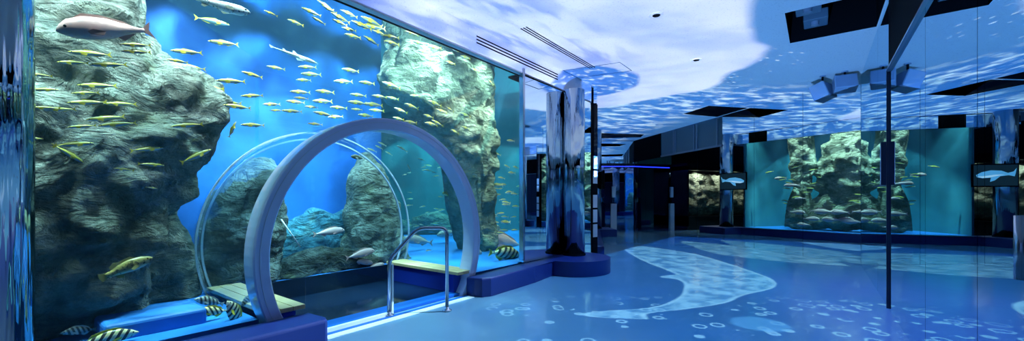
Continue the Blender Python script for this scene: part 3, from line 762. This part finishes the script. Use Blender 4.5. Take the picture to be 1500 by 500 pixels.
# ------------------------------------------------------------------ fish
def lerp_tab(tab, x):
    for (a, va), (b, vb) in zip(tab, tab[1:]):
        if a >= x >= b:
            k = (a-x)/(a-b) if a != b else 0
            k = k*k*(3-2*k)*.5+k*.5
            return va+(vb-va)*k
    return tab[-1][1]
SHAPES = {  # x -> top, bottom, half width ; tail polygon; fins (name, polygon)
 'slim': dict(top=[(.5, 0), (.44, .028), (.3, .062), (.1, .075), (-.15, .055), (-.32, .02), (-.40, .012)], bot=[(.5, 0), (.44, -.026), (.3, -.055), (.1, -.072), (-.15, -.05), (-.32, -.02), (-.40, -.012)], w=.052,
   tail=[(-.385, .010), (-.5, .085), (-.455, .0), (-.5, -.085), (-.385, -.010)], dorsal=[(.16, .066), (.1, .10), (-.02, .088), (-.2, .058), (-.31, .026), (-.31, .015), (-.1, .05), (.1, .065)], anal=[(-.06, -.055), (-.12, -.085), (-.3, -.03), (-.3, -.014), (-.1, -.045)]),
 'bream': dict(top=[(.5, -.02), (.46, .05), (.36, .115), (.2, .15), (0, .135), (-.2, .075), (-.34, .03), (-.40, .026)], bot=[(.5, -.02), (.46, -.05), (.36, -.09), (.2, -.115), (0, -.105), (-.2, -.055), (-.34, -.026), (-.40, -.024)], w=.075,
   tail=[(-.385, .024), (-.5, .11), (-.455, .0), (-.5, -.10), (-.385, -.022)], dorsal=[(.28, .135), (.2, .18), (.02, .165), (-.2, .10), (-.28, .05), (-.2, .06), (0, .125), (.2, .14)], anal=[(-.08, -.085), (-.14, -.125), (-.27, -.055), (-.27, -.03), (-.1, -.075)]),
 'stripe': dict(top=[(.5, -.03), (.46, .02), (.36, .10), (.2, .18), (0, .185), (-.2, .11), (-.33, .04), (-.40, .03)], bot=[(.5, -.03), (.46, -.06), (.36, -.10), (.2, -.15), (0, -.155), (-.2, -.10), (-.33, -.045), (-.40, -.035)], w=.07,
   tail=[(-.385, .03), (-.5, .10), (-.47, .0), (-.5, -.10), (-.385, -.03)], dorsal=[(.26, .155), (.14, .225), (-.08, .215), (-.24, .15), (-.31, .05), (-.2, .10), (0, .175), (.2, .17)], anal=[(-.06, -.14), (-.16, -.20), (-.28, -.12), (-.3, -.05), (-.2, -.09)]),
 'grouper': dict(top=[(.5, 0), (.42, .055), (.28, .10), (.1, .12), (-.1, .10), (-.26, .055), (-.38, .045)], bot=[(.5, -.01), (.42, -.06), (.28, -.09), (.1, -.10), (-.1, -.08), (-.26, -.05), (-.38, -.04)], w=.075,
   tail=[(-.365, .042), (-.48, .075), (-.5, .0), (-.48, -.075), (-.365, -.042)], dorsal=[(.22, .10), (.14, .155), (0, .15), (-.08, .135), (-.16, .16), (-.25, .115), (-.27, .05), (-.1, .095), (.1, .11)], anal=[(-.06, -.08), (-.14, -.14), (-.23, -.10), (-.24, -.045), (-.1, -.07)]),
 'puffer': dict(top=[(.5, .0), (.45, .05), (.32, .085), (.1, .085), (-.15, .05), (-.34, .025), (-.40, .022)], bot=[(.5, -.01), (.45, -.055), (.32, -.10), (.1, -.10), (-.15, -.05), (-.34, -.022), (-.40, -.02)], w=.095,
   tail=[(-.385, .02), (-.49, .05), (-.5, .0), (-.49, -.05), (-.385, -.02)], dorsal=[(-.12, .05), (-.2, .11), (-.26, .09), (-.24, .035), (-.16, .05)], anal=[(-.14, -.045), (-.22, -.10), (-.27, -.08), (-.25, -.03), (-.16, -.045)]),
 'shark': dict(top=[(.5, .0), (.42, .03), (.3, .048), (.1, .045), (-.1, .03), (-.3, .015), (-.42, .010)], bot=[(.5, -.005), (.42, -.02), (.3, -.035), (.1, -.035), (-.1, -.025), (-.3, -.013), (-.42, -.008)], w=.048,
   tail=[(-.40, .009), (-.5, .035), (-.49, .0), (-.46, -.028), (-.42, -.012)], dorsal=[(.06, .038), (-.02, .095), (-.05, .088), (-.04, .035), (0, .036)], anal=[(-.16, .02), (-.22, .06), (-.25, .055), (-.23, .015), (-.2, .018)]),
}
def fish_parts(shape, mats, detail=True):
    """mesh data for the parts of a fish one unit long"""
    d = SHAPES[shape]; out = []
    bm = bmesh.new(); seg = 14 if detail else 8; nst = 18 if detail else 9
    x0, x1 = .5, d['top'][-1][0]; rings = []
    for i in range(1, nst+1):
        k = i/nst; x = x0+(x1-x0)*(k**1.25 if detail else k)
        a, b = lerp_tab(d['top'], x), lerp_tab(d['bot'], x); c = (a+b)/2; hgt = (a-b)/2
        hm = max(lerp_tab(d['top'], .15)-lerp_tab(d['bot'], .15), 1e-3)/2
        wd = d['w']*min(1, hgt/hm*1.02)**.85
        rings.append([bm.verts.new((x, wd*math.cos(2*math.pi*j/seg), c+hgt*math.sin(2*math.pi*j/seg))) for j in range(seg)])
    nose = bm.verts.new((x0, 0, d['top'][0][1]))
    for j in range(seg): bm.faces.new((nose, rings[0][j], rings[0][(j+1) % seg]))
    for a, b in zip(rings, rings[1:]):
        for j in range(seg): bm.faces.new((a[j], b[j], b[(j+1) % seg], a[(j+1) % seg]))
    bm.faces.new(rings[-1])
    def plate(bmm, poly, th, y=0.0, tiltv=None):
        ps = [Vector((x, y, z)) for x, z in poly]
        if tiltv: ps = [tiltv @ p for p in ps]
        prism(bmm, [p-Vector((0, th/2, 0)) for p in ps], Vector((0, th, 0)))
    if not detail:
        plate(bm, d['tail'], .010); plate(bm, d['dorsal'], .008)
        me = to_mesh('body', bm, mats[0]); return [('body', me)]
    out.append(('body', to_mesh('body', bm, mats[0], True)))
    for nm, key in (('tail_fin', 'tail'), ('dorsal_fin', 'dorsal'), ('anal_fin', 'anal')):
        bm = bmesh.new(); plate(bm, d[key], .010); out.append((nm, to_mesh(nm, bm, mats[1])))
    for sg in (-1, 1):
        bm = bmesh.new()
        zc = (lerp_tab(d['top'], .22)*.25+lerp_tab(d['bot'], .22)*.75)*.7
        L = .16
        q = [Vector((.22, sg*d['w']*.93, zc)), Vector((.17, sg*d['w']*1.15, zc+.025)), Vector((.22-L, sg*d['w']*1.7, zc-.01)), Vector((.22-L*.8, sg*d['w']*1.6, zc-.05)), Vector((.2, sg*d['w']*.95, zc-.03))]
        prism(bm, q, Vector((0, sg*.006, .004))); out.append(('pectoral_fin', to_mesh('pectoral_fin', bm, mats[1])))
        bm = bmesh.new(); xe = .405 if shape != 'shark' else .42
        a, b = lerp_tab(d['top'], xe), lerp_tab(d['bot'], xe); c = (a+b)/2+(a-b)*.14; hgt = (a-b)/2
        hm = (lerp_tab(d['top'], .15)-lerp_tab(d['bot'], .15))/2
        we_ = d['w']*min(1, hgt/hm*1.02)**.85
        r = .017 if shape != 'shark' else .008
        bmesh.ops.create_uvsphere(bm, u_segments=10, v_segments=8, radius=r, matrix=Matrix.Translation((xe, sg*we_*.90, c)) @ Matrix.Diagonal((1, .5, 1, 1)))
        out.append(('eye', to_mesh('eye', bm, M['eye'], True)))
    return out
def to_mesh(name, bm, mat, smooth=False):
    me = bpy.data.meshes.new(name); bmesh.ops.recalc_face_normals(bm, faces=bm.faces[:]); bm.to_mesh(me); bm.free(); me.materials.append(mat)
    if smooth:
        for p in me.polygons: p.use_smooth = True
    return me
CACHE = {}
KINDS = {'school': ('slim', 'f_school', 'f_yellow'), 'pale': ('slim', 'f_pale', 'f_yellow'), 'bream': ('bream', 'f_bream', 'f_breamfin'), 'grouper': ('grouper', 'f_grouper', 'f_grfin'),
         'stripe': ('stripe', 'f_stripe', 'f_yellow'), 'dstripe': ('stripe', 'f_dstripe', 'f_fin'), 'puffer': ('puffer', 'f_puffer', 'f_fin'), 'shark': ('shark', 'f_shark', 'f_shark'),
         'orange': ('bream', 'f_orange', 'f_yellow'), 'dark': ('bream', 'f_dark', 'f_fin')}
FISHNAME = {'school': 'yellow_backed_fish', 'pale': 'silver_fish', 'bream': 'sea_bream', 'grouper': 'grouper', 'stripe': 'striped_fish', 'dstripe': 'striped_fish', 'puffer': 'pufferfish', 'shark': 'catshark', 'orange': 'orange_fish', 'dark': 'dark_fish'}
def fish(kind, head, tail, label, group=None, detail=True, name=None, fat=1.0):
    """head and tail are world points"""
    sh, a, b = KINDS[kind]; key = (kind, detail)
    if key not in CACHE: CACHE[key] = fish_parts(sh, (M[a], M[b]), detail)
    L = (head-tail).length; X = (head-tail)/L
    Y = Vector((0, 0, 1)).cross(X)
    Y = Y.normalized() if Y.length > .2 else IN.copy()
    Z = X.cross(Y)
    R = Matrix((X, Y, Z)).transposed().to_4x4()
    mw = Matrix.Translation((head+tail)/2) @ R @ Matrix.Diagonal((L, L, L*fat, 1))
    nm = name or FISHNAME[kind]
    if not detail:
        o = bpy.data.objects.new(nm, CACHE[key][0][1]); COL.objects.link(o); o.matrix_world = mw
        return tag(o, label, 'fish', group)
    o = bpy.data.objects.new(nm, None); o.empty_display_size = .1; COL.objects.link(o); o.matrix_world = mw; tag(o, label, 'fish', group)
    for pn, me in CACHE[key]:
        c = bpy.data.objects.new(pn, me); COL.objects.link(c); c.parent = o
    return o
def pf(h, t, d, dd=0.0): return P(h[0], h[1], d), P(t[0], t[1], d+dd)

SPECIAL = [
 ('bream', (80, 43), (224, 45), .30, 'large pink sea bream swimming across the upper left of the near cliff', 1.12),
 ('puffer', (367, 19), (270, -6), .55, 'white pufferfish with black speckles at the top edge of the picture', 1.0),
 ('shark', (466, 94), (394, 67), .95, 'slim pale catshark slanting before the bright blue back wall', 1.0),
 ('grouper', (224, 377), (145, 409), .35, 'brown mottled grouper before the shaded foot of the near cliff', 1.35),
 ('stripe', (204, 485), (108, 508), .22, 'black and white striped fish cut by the bottom edge of the picture', .85),
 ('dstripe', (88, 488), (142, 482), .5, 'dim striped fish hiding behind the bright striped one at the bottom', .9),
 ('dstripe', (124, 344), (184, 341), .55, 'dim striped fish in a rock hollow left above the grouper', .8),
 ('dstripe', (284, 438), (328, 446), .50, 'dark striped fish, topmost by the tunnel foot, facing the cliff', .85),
 ('stripe', (283, 459), (336, 455), .32, 'striped fish resting on the blue step by the tunnel foot, facing the cliff', .85),
 ('stripe', (334, 440), (352, 482), .22, 'yellow finned striped fish upright beside the tunnel ring foot', 1.15),
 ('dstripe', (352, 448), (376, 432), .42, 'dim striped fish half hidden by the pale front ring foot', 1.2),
 ('bream', (505, 337), (458, 344), 1.75, 'dusky pink bream high in the water seen through the tunnel', .95),
 ('bream', (549, 367), (506, 379), 1.64, 'pale bream above the dark rock seen through the tunnel', 1.0),
 ('bream', (547, 386), (515, 383), 1.67, 'yellowish bream between two others beyond the tunnel', .95),
 ('bream', (563, 386), (528, 403), 1.63, 'grey bream lowest of those beyond the tunnel, by the pipe', .9),
 ('orange', (648, 283), (666, 288), 2.2, 'small orange fish in the teal water seen inside the arch', 1.0),
 ('dark', (514, 229), (533, 233), 1.72, 'small dark fish above the pointed rock beyond the tunnel', 1.0),
 ('stripe', (763, 373), (716, 370), .45, 'yellow and black striped fish low beside the joint post', .75),
 ('bream', (698, 352), (770, 362), 1.5, 'large grey bream low behind the right-hand striped fish', .85),
 ('bream', (618, 374), (642, 370), 2.4, 'white bream low in the arch beside the handrail', 1.1),
 ('bream', (590, 350), (634, 356), 2.6, 'grey bream low in the arch behind the handrail', .85),
 ('bream', (706, 372), (690, 366), 1.2, 'small pale round fish at the foot of the rock pillar', 1.4),
 ('bream', (640, 345), (672, 340), 3.2, 'grey bream above the blue floor at the arch\'s right side', .85),
]
for k, h, t, d, lab, fat in SPECIAL:
    a, b = pf(h, t, d, .05)
    fish(k, a, b, lab, None, True, None, fat)

ORD = ['first', 'second', 'third', 'fourth', 'fifth', 'sixth', 'seventh', 'eighth', 'ninth', 'tenth', 'eleventh', 'twelfth']
def school(kind, items, depth, jitter, where, group, look, per_row, detail=True, fat=1.0):
    """rows from the top, each row counted from the left"""
    items = sorted(items, key=lambda i: (i[0][1]+i[1][1]))
    rows = [items[i:i+per_row] for i in range(0, len(items), per_row)]
    for r, row in enumerate(rows):
        row.sort(key=lambda i: i[0][0]+i[1][0])
        for k, (h, t) in enumerate(row):
            d = depth+random.uniform(-jitter, jitter)
            a, b = pf(h, t, d, random.uniform(-.03, .03))
            lab = f'{look}, {ORD[k]} from left in {ORD[r]} row down {where}'
            fish(kind, a, b, lab, group, detail, None, fat)
A = [((83,91),(131,93)),((130,95),(187,95)),((98,76),(164,81)),((176,65),(222,67)),((176,75),(222,77)),((36,108),(78,112)),((112,125),(172,126)),((104,137),(146,136)),((43,158),(90,159)),((62,161),(112,160)),((97,151),(158,150)),((150,152),(201,153)),((125,176),(184,171)),((98,187),(142,184)),((143,185),(201,180)),((250,186),(298,182)),((240,217),(190,221)),((310,219),(264,239)),((241,243),(201,240)),((166,247),(197,250)),((138,210),(76,214)),((124,240),(78,212)),((69,284),(40,281)),((163,299),(114,323)),((231,277),(213,274)),((64,204),(38,202)),((86,132),(40,131))]
school('school', A, .45, .15, 'before the near cliff', 'yellow backed fish before the near cliff', 'slim yellow-backed fish', 6, True, 1.15)
Bf = [((337,37),(284,25)),((304,60),(350,66)),((249,74),(297,78)),((256,95),(302,102)),((244,87),(276,92)),((316,118),(360,120)),((353,105),(385,114)),((284,126),(329,131)),((270,136),(316,137)),((312,149),(355,152)),((326,154),(368,159)),((352,141),(386,140)),((346,178),(335,202)),((352,183),(388,184)),((208,97),(250,100))]
school('school', Bf, .85, .2, 'between cliff and blue wall', 'yellow backed fish between the cliff and the blue wall', 'slim yellow-backed fish', 5, True, 1.2)
Cf = [((390,97),(418,102)),((436,98),(464,99)),((440,108),(471,110)),((433,117),(456,118)),((488,119),(517,120)),((500,101),(526,105)),((424,134),(455,136)),((461,133),(490,136)),((457,148),(487,149)),((418,148),(447,151)),((384,153),(411,153)),((395,162),(415,162)),((412,162),(443,164)),((458,164),(488,170)),((480,172),(503,171)),((483,157),(509,159)),((512,138),(537,141)),((509,149),(537,152)),((532,152),(561,155)),((525,120),(549,123)),((559,120),(587,130)),((544,140),(567,143)),((540,161),(563,163)),((524,168),(547,171)),((566,142),(584,146)),((577,158),(597,166)),((514,160),(531,161)),((450,181),(473,183)),((575,172),(592,176)),((430,143),(452,145)),((446,156),(466,158))]
school('pale', Cf, 1.15, .25, 'over the tunnel', 'silver fish schooling over the tunnel', 'silvery yellow-backed fish', 7, True, 1.25)
Df = [((386,15),(407,24)),((420,28),(445,38)),((441,11),(471,24)),((456,24),(477,36)),((464,0),(489,16)),((484,18),(513,34)),((486,28),(509,38)),((504,50),(529,56)),((532,52),(555,67)),((514,30),(545,44)),((528,24),(561,40)),((510,6),(533,14)),((560,52),(585,56)),((562,60),(585,66)),((532,36),(565,43)),((472,8),(494,20)),((498,14),(524,26)),((500,40),(522,46)),((545,44),(566,52))]
school('school', Df, .55, .15, 'below the fascia', 'yellow fish schooling just below the fascia', 'olive-yellow fish', 7, True, 1.3)
Ef = [((592,46),(613,52)),((626,68),(647,71)),((622,86),(641,90)),((640,78),(653,82)),((674,82),(689,86)),((652,90),(667,94)),((600,140),(615,141)),((626,148),(647,156)),((592,152),(613,160)),((638,160),(655,166)),((620,168),(635,173)),((622,180),(641,184)),((632,176),(649,185)),((652,156),(665,164)),((592,178),(611,181)),((674,166),(689,172)),((714,116),(723,125)),((604,60),(622,66)),((612,74),(630,78)),((640,52),(656,58)),((660,70),(676,76)),((690,100),(702,106)),((660,190),(672,196)),((676,186),(688,190))]
school('pale', Ef, .8, .2, 'by the rock pillar', 'silver fish around the rock pillar', 'small yellowish fish', 6, True, 1.35)
Gf = [((693,215),(709,220)),((715,235),(730,238)),((729,260),(740,262)),((704,240),(719,244)),((738,242),(747,246)),((720,271),(737,272)),((744,253),(755,254)),((751,244),(760,247)),((733,325),(748,326)),((722,224),(734,228)),((742,206),(754,207)),((735,296),(748,298)),((712,285),(724,287)),((748,284),(759,285)),((716,314),(728,315))]
school('pale', Gf, 2.0, .5, 'left of the joint post', 'small fish in the teal water by the joint post', 'small pale fish', 5, False, 1.3)
Hf = [((537,217),(552,223)),((553,208),(566,214)),((549,213),(561,219)),((564,222),(575,228)),((580,213),(597,223)),((596,240),(602,252)),((612,232),(622,236)),((632,252),(640,254))]
school('pale', Hf, 2.3, .2, 'inside the arch', 'silver fish seen high inside the arch', 'small silver fish', 4, False, 1.2)
for i in range(46):
    x = random.uniform(592, 688); y = random.uniform(236, 342)
    L = random.uniform(6, 12); sg = random.choice((-1, 1)); d = random.uniform(2.6, 5.0)
    a, b = pf((x, y), (x+sg*L, y+random.uniform(-2, 2)), d); fish('pale', a, b, 'tiny pale fish in the deep teal water seen through the arch', 'tiny fish seen through the arch', False, 'small_fish', 1.3)
for i in range(34):
    x = random.uniform(716, 762); y = random.uniform(268, 345)
    L = random.uniform(8, 15); sg = random.choice((-1, 1)); d = random.uniform(1.2, 3.8)
    a, b = pf((x, y), (x+sg*L, y+random.uniform(-1, 1)), d); fish('pale', a, b, 'tiny fish in the deep teal water right of the pillar', 'tiny fish right of the rock pillar', False, 'small_fish', 1.2)
# fish behind the tank end, seen in the mirrors
ed = Vector((.185, .983, 0)); en = Vector((-.983, .185, 0))
for i in range(46):
    u = random.uniform(-.6, 2.1); z = random.uniform(1.05, 2.5); q = K2+ed*(1.4+u*1.3)+en*random.uniform(.25, .5)+Vector((0, 0, z))
    dv = ed*random.uniform(.10, .15)*random.choice((-1, 1, 1))+Vector((0, 0, random.uniform(-.03, .03)))
    fish('school', q+dv, q-dv, 'yellow-backed fish schooling before the pale rock seen in the mirrors', 'fish schooling at the tank end seen in mirrors', False, 'yellow_backed_fish', 1.2)
for i in range(13):
    u = .9+i*.19+random.uniform(-.05, .05); z = random.choice((.42, .62, .85))+random.uniform(-.05, .05)
    q = K2+ed*u+en*random.uniform(.22, .42)+Vector((0, 0, z)); dv = ed*random.uniform(.2, .29)*random.choice((-1, 1))
    fish('bream', q+dv, q-dv, 'pale pink bream gathered low behind the tank end seen in mirrors', 'breams at the tank end seen in mirrors', False, 'sea_bream', 1.15)
for u, z, L in ((3.35, 1.75, .5), (3.1, 1.3, .35), (3.7, 2.0, .4)):
    q = K2+ed*u+en*.35+Vector((0, 0, z)); fish('bream', q+ed*L/2, q-ed*L/2, 'lone bream in the teal end water seen in the mirrors', 'lone breams in the teal end water', False, 'sea_bream', 1.0)

# ------------------------------------------------------------------ lights
def light(name, kind, loc, energy, col=(1, 1, 1), **kw):
    l = bpy.data.lights.new(name, kind); l.energy = energy; l.color = col
    for k, v in kw.items(): setattr(l, k, v)
    o = bpy.data.objects.new(name, l); COL.objects.link(o); o.location = loc
    return o
def light_nodes(o):
    l = o.data; l.use_nodes = True; nt = l.node_tree; nt.nodes.clear()
    out = nt.nodes.new('ShaderNodeOutputLight'); em = nt.nodes.new('ShaderNodeEmission'); nt.links.new(em.outputs[0], out.inputs[0])
    ge = nt.nodes.new('ShaderNodeNewGeometry')
    return nt, em, xyz(nt, ge.outputs['Incoming'])
def tank_lamp_or_fill(p, power, aim=None, col=(.80, 1, .97), caustic=1.0, angle=2.3, r=.05):
    o = light('tank_lamp_or_fill', 'SPOT', p, power, col, spot_size=angle, spot_blend=.5, shadow_soft_size=r)
    d = (aim-p) if aim else Vector((0, 0, -1))
    o.rotation_euler = d.to_track_quat('-Z', 'Y').to_euler()
    nt, em, (ix, iy, iz) = light_nodes(o)
    k = (iz*-1).max(.08)
    u, v = ix/k, iy/k
    w1 = nz(nt, vec(nt, u, v, p.x), 2.2, 2)
    vv = vor(nt, vec(nt, u+w1*.5, v+w1*.35, p.y), 4.2, 'SMOOTH_F1')
    c = N(nt, vv.outputs[0]).step(.15, .75).pow(3)
    e = c*(2.2*caustic)+(1-.45*caustic)
    nt.links.new(e.s, em.inputs['Strength'])
    return o
TL = 760
for s, t, pw in ((-3.0, .55, 1.0), (-2.0, .55, 1.15), (-.9, .75, 1.0), (.3, .8, 1.0), (1.4, .8, 1.1), (2.2, 1.3, 1.0)):
    p = W(s, t, 4.6); tank_lamp_or_fill(p, TL*pw, W(s-.15, t+1.15, 1.6), angle=1.36)
for s in (-3.0, -2.2, -1.3, -.3, .7, 1.6, 2.2):
    tank_lamp_or_fill(W(s, .14, 3.80), 95, W(s+.05, 1.9, 1.9), (.85, 1, .97), 1.0, 1.7)  # unseen fill spots added under water to light the rock faces
    if s < 1.9: tank_lamp_or_fill(W(s, 1.95, 4.6), 440, W(s, 2.5, 1.5), (.8, .95, 1), 1.0, 1.2)  # unseen spots added to brighten the upper back wall
for s, t, z, pw in ((2.95, .5, 4.6, 320), (2.7, .3, 3.8, 50), (3.4, .6, 3.8, 60)): tank_lamp_or_fill(W(s, t, z), pw, W(s+.15, 1.4, 1.2), (.85, 1, .9), 1.0, 1.5)  # unseen spots added to brighten the rock pillar
for s, s2 in ((-3.0, -2.9), (-2.55, -2.4), (-2.1, -1.9)): tank_lamp_or_fill(W(s, .13, 3.78), 130, W(s2, .75, .5), (.85, 1, .95), .8, .95)  # unseen spots added to lift the lower part of the near cliff
for x, y, pw in ((-1.9, 9.6, 1.3), (-.3, 9.6, 1.2), (-2.3, 11.4, 1.3), (-.2, 11.6, 1.2)):
    tank_lamp_or_fill(Vector((x, y, 4.6)), TL*pw*.55, None, (.85, 1, .95), .6)
for y, pw in ((9.4, 2.0), (10.7, 2.4), (12.0, 1.7), (13.0, 1.1)):
    p = Vector((1.72+(y-8.8)*.19-.12, y, 4.5)); tank_lamp_or_fill(p, TL*pw, p+Vector((-.35, .05, -3)), (.85, 1, .9), 1.0, 1.1)
for x in (-.3, 1.0, 2.3):
    o = light('wall_tank_lamp', 'SPOT', (x, FARY-.90, 2.44), 60, (1, .98, .85), spot_size=2.6, spot_blend=.4, shadow_soft_size=.05)
    o.rotation_euler = Vector((0, .35, -1)).to_track_quat('-Z', 'Y').to_euler()

# projection onto the ceiling: an unseen lamp added low below the frame, with no projector there, throws drifting cloud and water light upwards
def projection_light(name, loc, zplane, fn, energy):
    o = light(name, 'POINT', loc, energy, shadow_soft_size=0.0)
    nt, em, (ix, iy, iz) = light_nodes(o)
    dz = zplane-loc[2]; sg = 1 if dz > 0 else -1
    k = (iz*sg).max(.02)
    x = ix/k*abs(dz)+loc[0]; y = iy/k*abs(dz)+loc[1]
    comp = (k.pow(-3.0)*(dz*dz)).min(3000)*(iz*sg).gt(.03)
    col, amp = fn(nt, x, y)
    nt.links.new(col, em.inputs['Color']); nt.links.new((comp*amp).s, em.inputs['Strength'])
    return o
def ceil_fn(nt, x, y):
    v = vec(nt, x, y, 0)
    warp = nz(nt, v, .9, 3)
    g = y.curve([(-4, 1.2), (2, 2.1), (4.8, 2.95), (6.0, 3.75), (6.6, 4.25), (7.3, 4.35), (7.6, 4.2), (8.4, 4.35), (9.2, 3.8), (9.9, 3.15), (10.7, 2.2), (11.3, 1.2), (18, .5)], -4, 18, 0, 5)
    white = (g-x+(warp-.5)*.25).step(-.02, .22)
    # drifting cloud tone inside the white
    cl = nz(nt, vec(nt, x*.55, y*.9, 2), 1.1, 5, .6).step(.30, .66)
    base = mixc(nt, cl, (.42, .52, .92), (.72, .80, 1.0))
    # violet blue streaks close to the fascia
    p = x*IN.x+y*IN.y-K0
    st = nz(nt, vec(nt, (x*.606+y*.795)*.55, p*2.2, 5), 1.0, 3)
    stm = st.step(.44, .60)*p.step(-1.9, -.5)*(1-y.step(6.6, 7.4))
    base = mixc(nt, stm*.9, base, (.10, .17, .70))
    # deep blue lagoon with ripples by the column
    bx = (x-1.55)/1.15; by = (y-8.35)/1.15
    lag = 1-(bx*bx+by*by+(warp-.5)*.8).step(.75, 1.0)
    rip = nz(nt, vec(nt, x*1.3+y*.9, y*2.4-x*1.1, 0), 2.6, 4, .6).step(.52, .66)
    ripw = mixc(nt, rip, (.035, .15, .62), (.62, .78, 1.0))
    base = mixc(nt, lag, base, ripw)
    # outside the cloud: plain blue fading away, with rippling water beyond the far edge
    plain = mixc(nt, y.step(5, 13), (.07, .20, .48), (.03, .12, .32))
    r2 = nz(nt, vec(nt, x*.9+y*.3, y*2.1-x*.6, 3), 2.1, 5, .62).step(.46, .66)
    waves = mixc(nt, r2, (.02, .13, .50), (.60, .82, 1.0))
    far = (g-x).step(-4.8, -3.0)*y.step(8.0, 9.4)*(1-y.step(15.5, 17.5))
    fl = vor(nt, vec(nt, x*1.6+y*.4, y*4.4-x*1.6, 1), 2.2, 'F1')
    flecks = (1-N(nt, fl.outputs[0]).step(.12, .24))*(g-x).step(-1.0, -.25)*y.step(6.2, 6.7)
    outc = mixc(nt, far, plain, waves)
    outc = mixc(nt, flecks*.8, outc, (.7, .86, 1.0))
    # the picture ends on the fascia, at the mirror walls and behind the viewer
    amp = p.lt(.105*(K0-(.9*IN.x+2.2*IN.y))).max((x-.9-(y-2.2)*.130).gt(.03))
    amp = amp*((y*.7623+A2-x).gt(-.05))*((SC.x-.2*(y-SC.y)-x).gt(-.05))*y.step(3.7, 4.8, .08, 1)*(1-y.gt(16.5))
    return mixc(nt, white, outc, base), amp
projection_light('ceiling_projection_added_lamp', (.9, 2.2, .25), CEIL, ceil_fn, 46)

def floor_fn(nt, x, y):
    v = vec(nt, x, y, 0)
    n1 = nz(nt, v, .8, 4)
    base = mixc(nt, x.step(-1.6, 1.5), (.36, .52, .66), (.008, .11, .30))
    base = mixc(nt, (x-y*.35).step(.9, 2.2)*(1-y.step(5.5, 8)), base, (.09, .15, .56))
    base = mixc(nt, n1.step(.45, .7)*.5, base, (.02, .15, .46))
    base = mixc(nt, y.step(9, 13), base, (.012, .08, .34))
    lo = y.curve([(4.3, 1.6), (4.48, .75), (4.62, 1.0), (4.75, 1.55), (5.1, 2.0), (5.7, 2.4), (6.4, 2.62), (6.65, 2.42), (6.9, 2.78), (8.4, 2.7), (10.6, 2.88), (11.6, 3.1), (12, 3.1)], 4, 12.5, 0, 8)
    hi = y.curve([(4.3, 1.5), (4.5, 1.55), (4.7, 2.05), (5.0, 2.7), (5.35, 3.1), (5.9, 3.9), (6.4, 4.2), (7.0, 4.3), (8.8, 4.36), (10.6, 3.8), (11.6, 3.1), (12, 3.0)], 4, 12.5, 0, 8)
    inn = (x-lo).step(0, .07)*(hi-x).step(0, .07)
    edge = (1-((x-lo).min(hi-x)).step(.02, .16))*inn
    mott = nz(nt, v, 3.5, 5, .65)
    body = mixc(nt, mott.step(.38, .62), (.14, .34, .58), (.60, .85, 1.0))
    body = mixc(nt, edge*.8, body, (1.0, 1.15, 1.2))
    base = mixc(nt, inn*.92, base, body)
    lo2 = y.curve([(7.6, 6.6), (8.3, 5.5), (9.0, 4.95), (9.5, 4.72), (11, 4.85), (12, 5.0), (12.4, 5.3)], 7, 13, 4, 8)
    hi2 = y.curve([(7.6, 6.5), (8.3, 6.7), (9.5, 6.7), (11, 6.2), (12, 5.5), (12.4, 5.2)], 7, 13, 4, 8)
    in2 = (x-lo2).step(0, .08)*(hi2-x).step(0, .08)
    base = mixc(nt, in2*.85, base, mixc(nt, mott.step(.4, .6), (.14, .30, .40), (.50, .68, .76)))
    # bubble rings
    vr = vor(nt, v, 5.0, 'F1'); d = N(nt, vr.outputs['Distance']); rnd = xyz(nt, vr.outputs['Color'])[0]
    ring = ((d-.30).abs()).step(.03, .10, 1, 0)*rnd.gt(.42)
    zone = (1-y.step(4.6, 5.6))*(x+y*.15).step(.15, .6)
    base = mixc(nt, ring*zone*.75, base, (.65, .85, 1.0))
    sp = vor(nt, vec(nt, x, y, 7), 6.0, 'F1'); ds = N(nt, sp.outputs['Distance']); r2 = xyz(nt, sp.outputs['Color'])[1]
    dots = (1-ds.step(.07, .14))*r2.gt(.5)*(1-y.step(8, 11))*(x+y*.1).step(1.2, 2.2)
    base = mixc(nt, dots*.6, base, (.6, .82, 1.0))
    # pale glow patch
    bx = (x-2.55)/.3; by = (y-4.15)/.28
    base = mixc(nt, (1-(bx*bx+by*by+(n1-.5)).step(.5, 1.0))*.6, base, (.20, .5, .85))
    amp = ((y*.7623+A2-x).gt(0))*((SC.x-.2*(y-SC.y)-x).gt(0))*y.step(1.5, 3.4, .15, 1)*(1-y.gt(16))*(x*IN.x+y*IN.y-K0).lt(.1)
    return base, amp
projection_light('floor_projection', (3.6, 5.6, CEIL-.06), 0.0, floor_fn, 84)

w = bpy.data.worlds.new('world'); S.world = w; w.use_nodes = True
w.node_tree.nodes['Background'].inputs[0].default_value = (.03, .10, .30, 1); w.node_tree.nodes['Background'].inputs[1].default_value = .15

# ------------------------------------------------------------------ camera and settings
cam = bpy.data.cameras.new('camera'); co = bpy.data.objects.new('camera', cam); COL.objects.link(co)
co.location = (0, 0, EYE); co.rotation_euler = (math.pi/2, 0, 0)
cam.sensor_width = 36; cam.lens = F/1500*36; cam.shift_y = (HZ-250)/1500; cam.clip_start = .02; cam.clip_end = 100
S.camera = co
S.view_settings.view_transform = 'Standard'; S.view_settings.look = 'None'; S.view_settings.exposure = 0; S.view_settings.gamma = 1
S.view_settings.use_curve_mapping = False
c = S.cycles
c.max_bounces = 16; c.glossy_bounces = 12; c.diffuse_bounces = 3; c.transmission_bounces = 8; c.transparent_max_bounces = 40; c.volume_bounces = 0
c.caustics_reflective = False; c.caustics_refractive = False; c.sample_clamp_indirect = 4
c.use_denoising = True
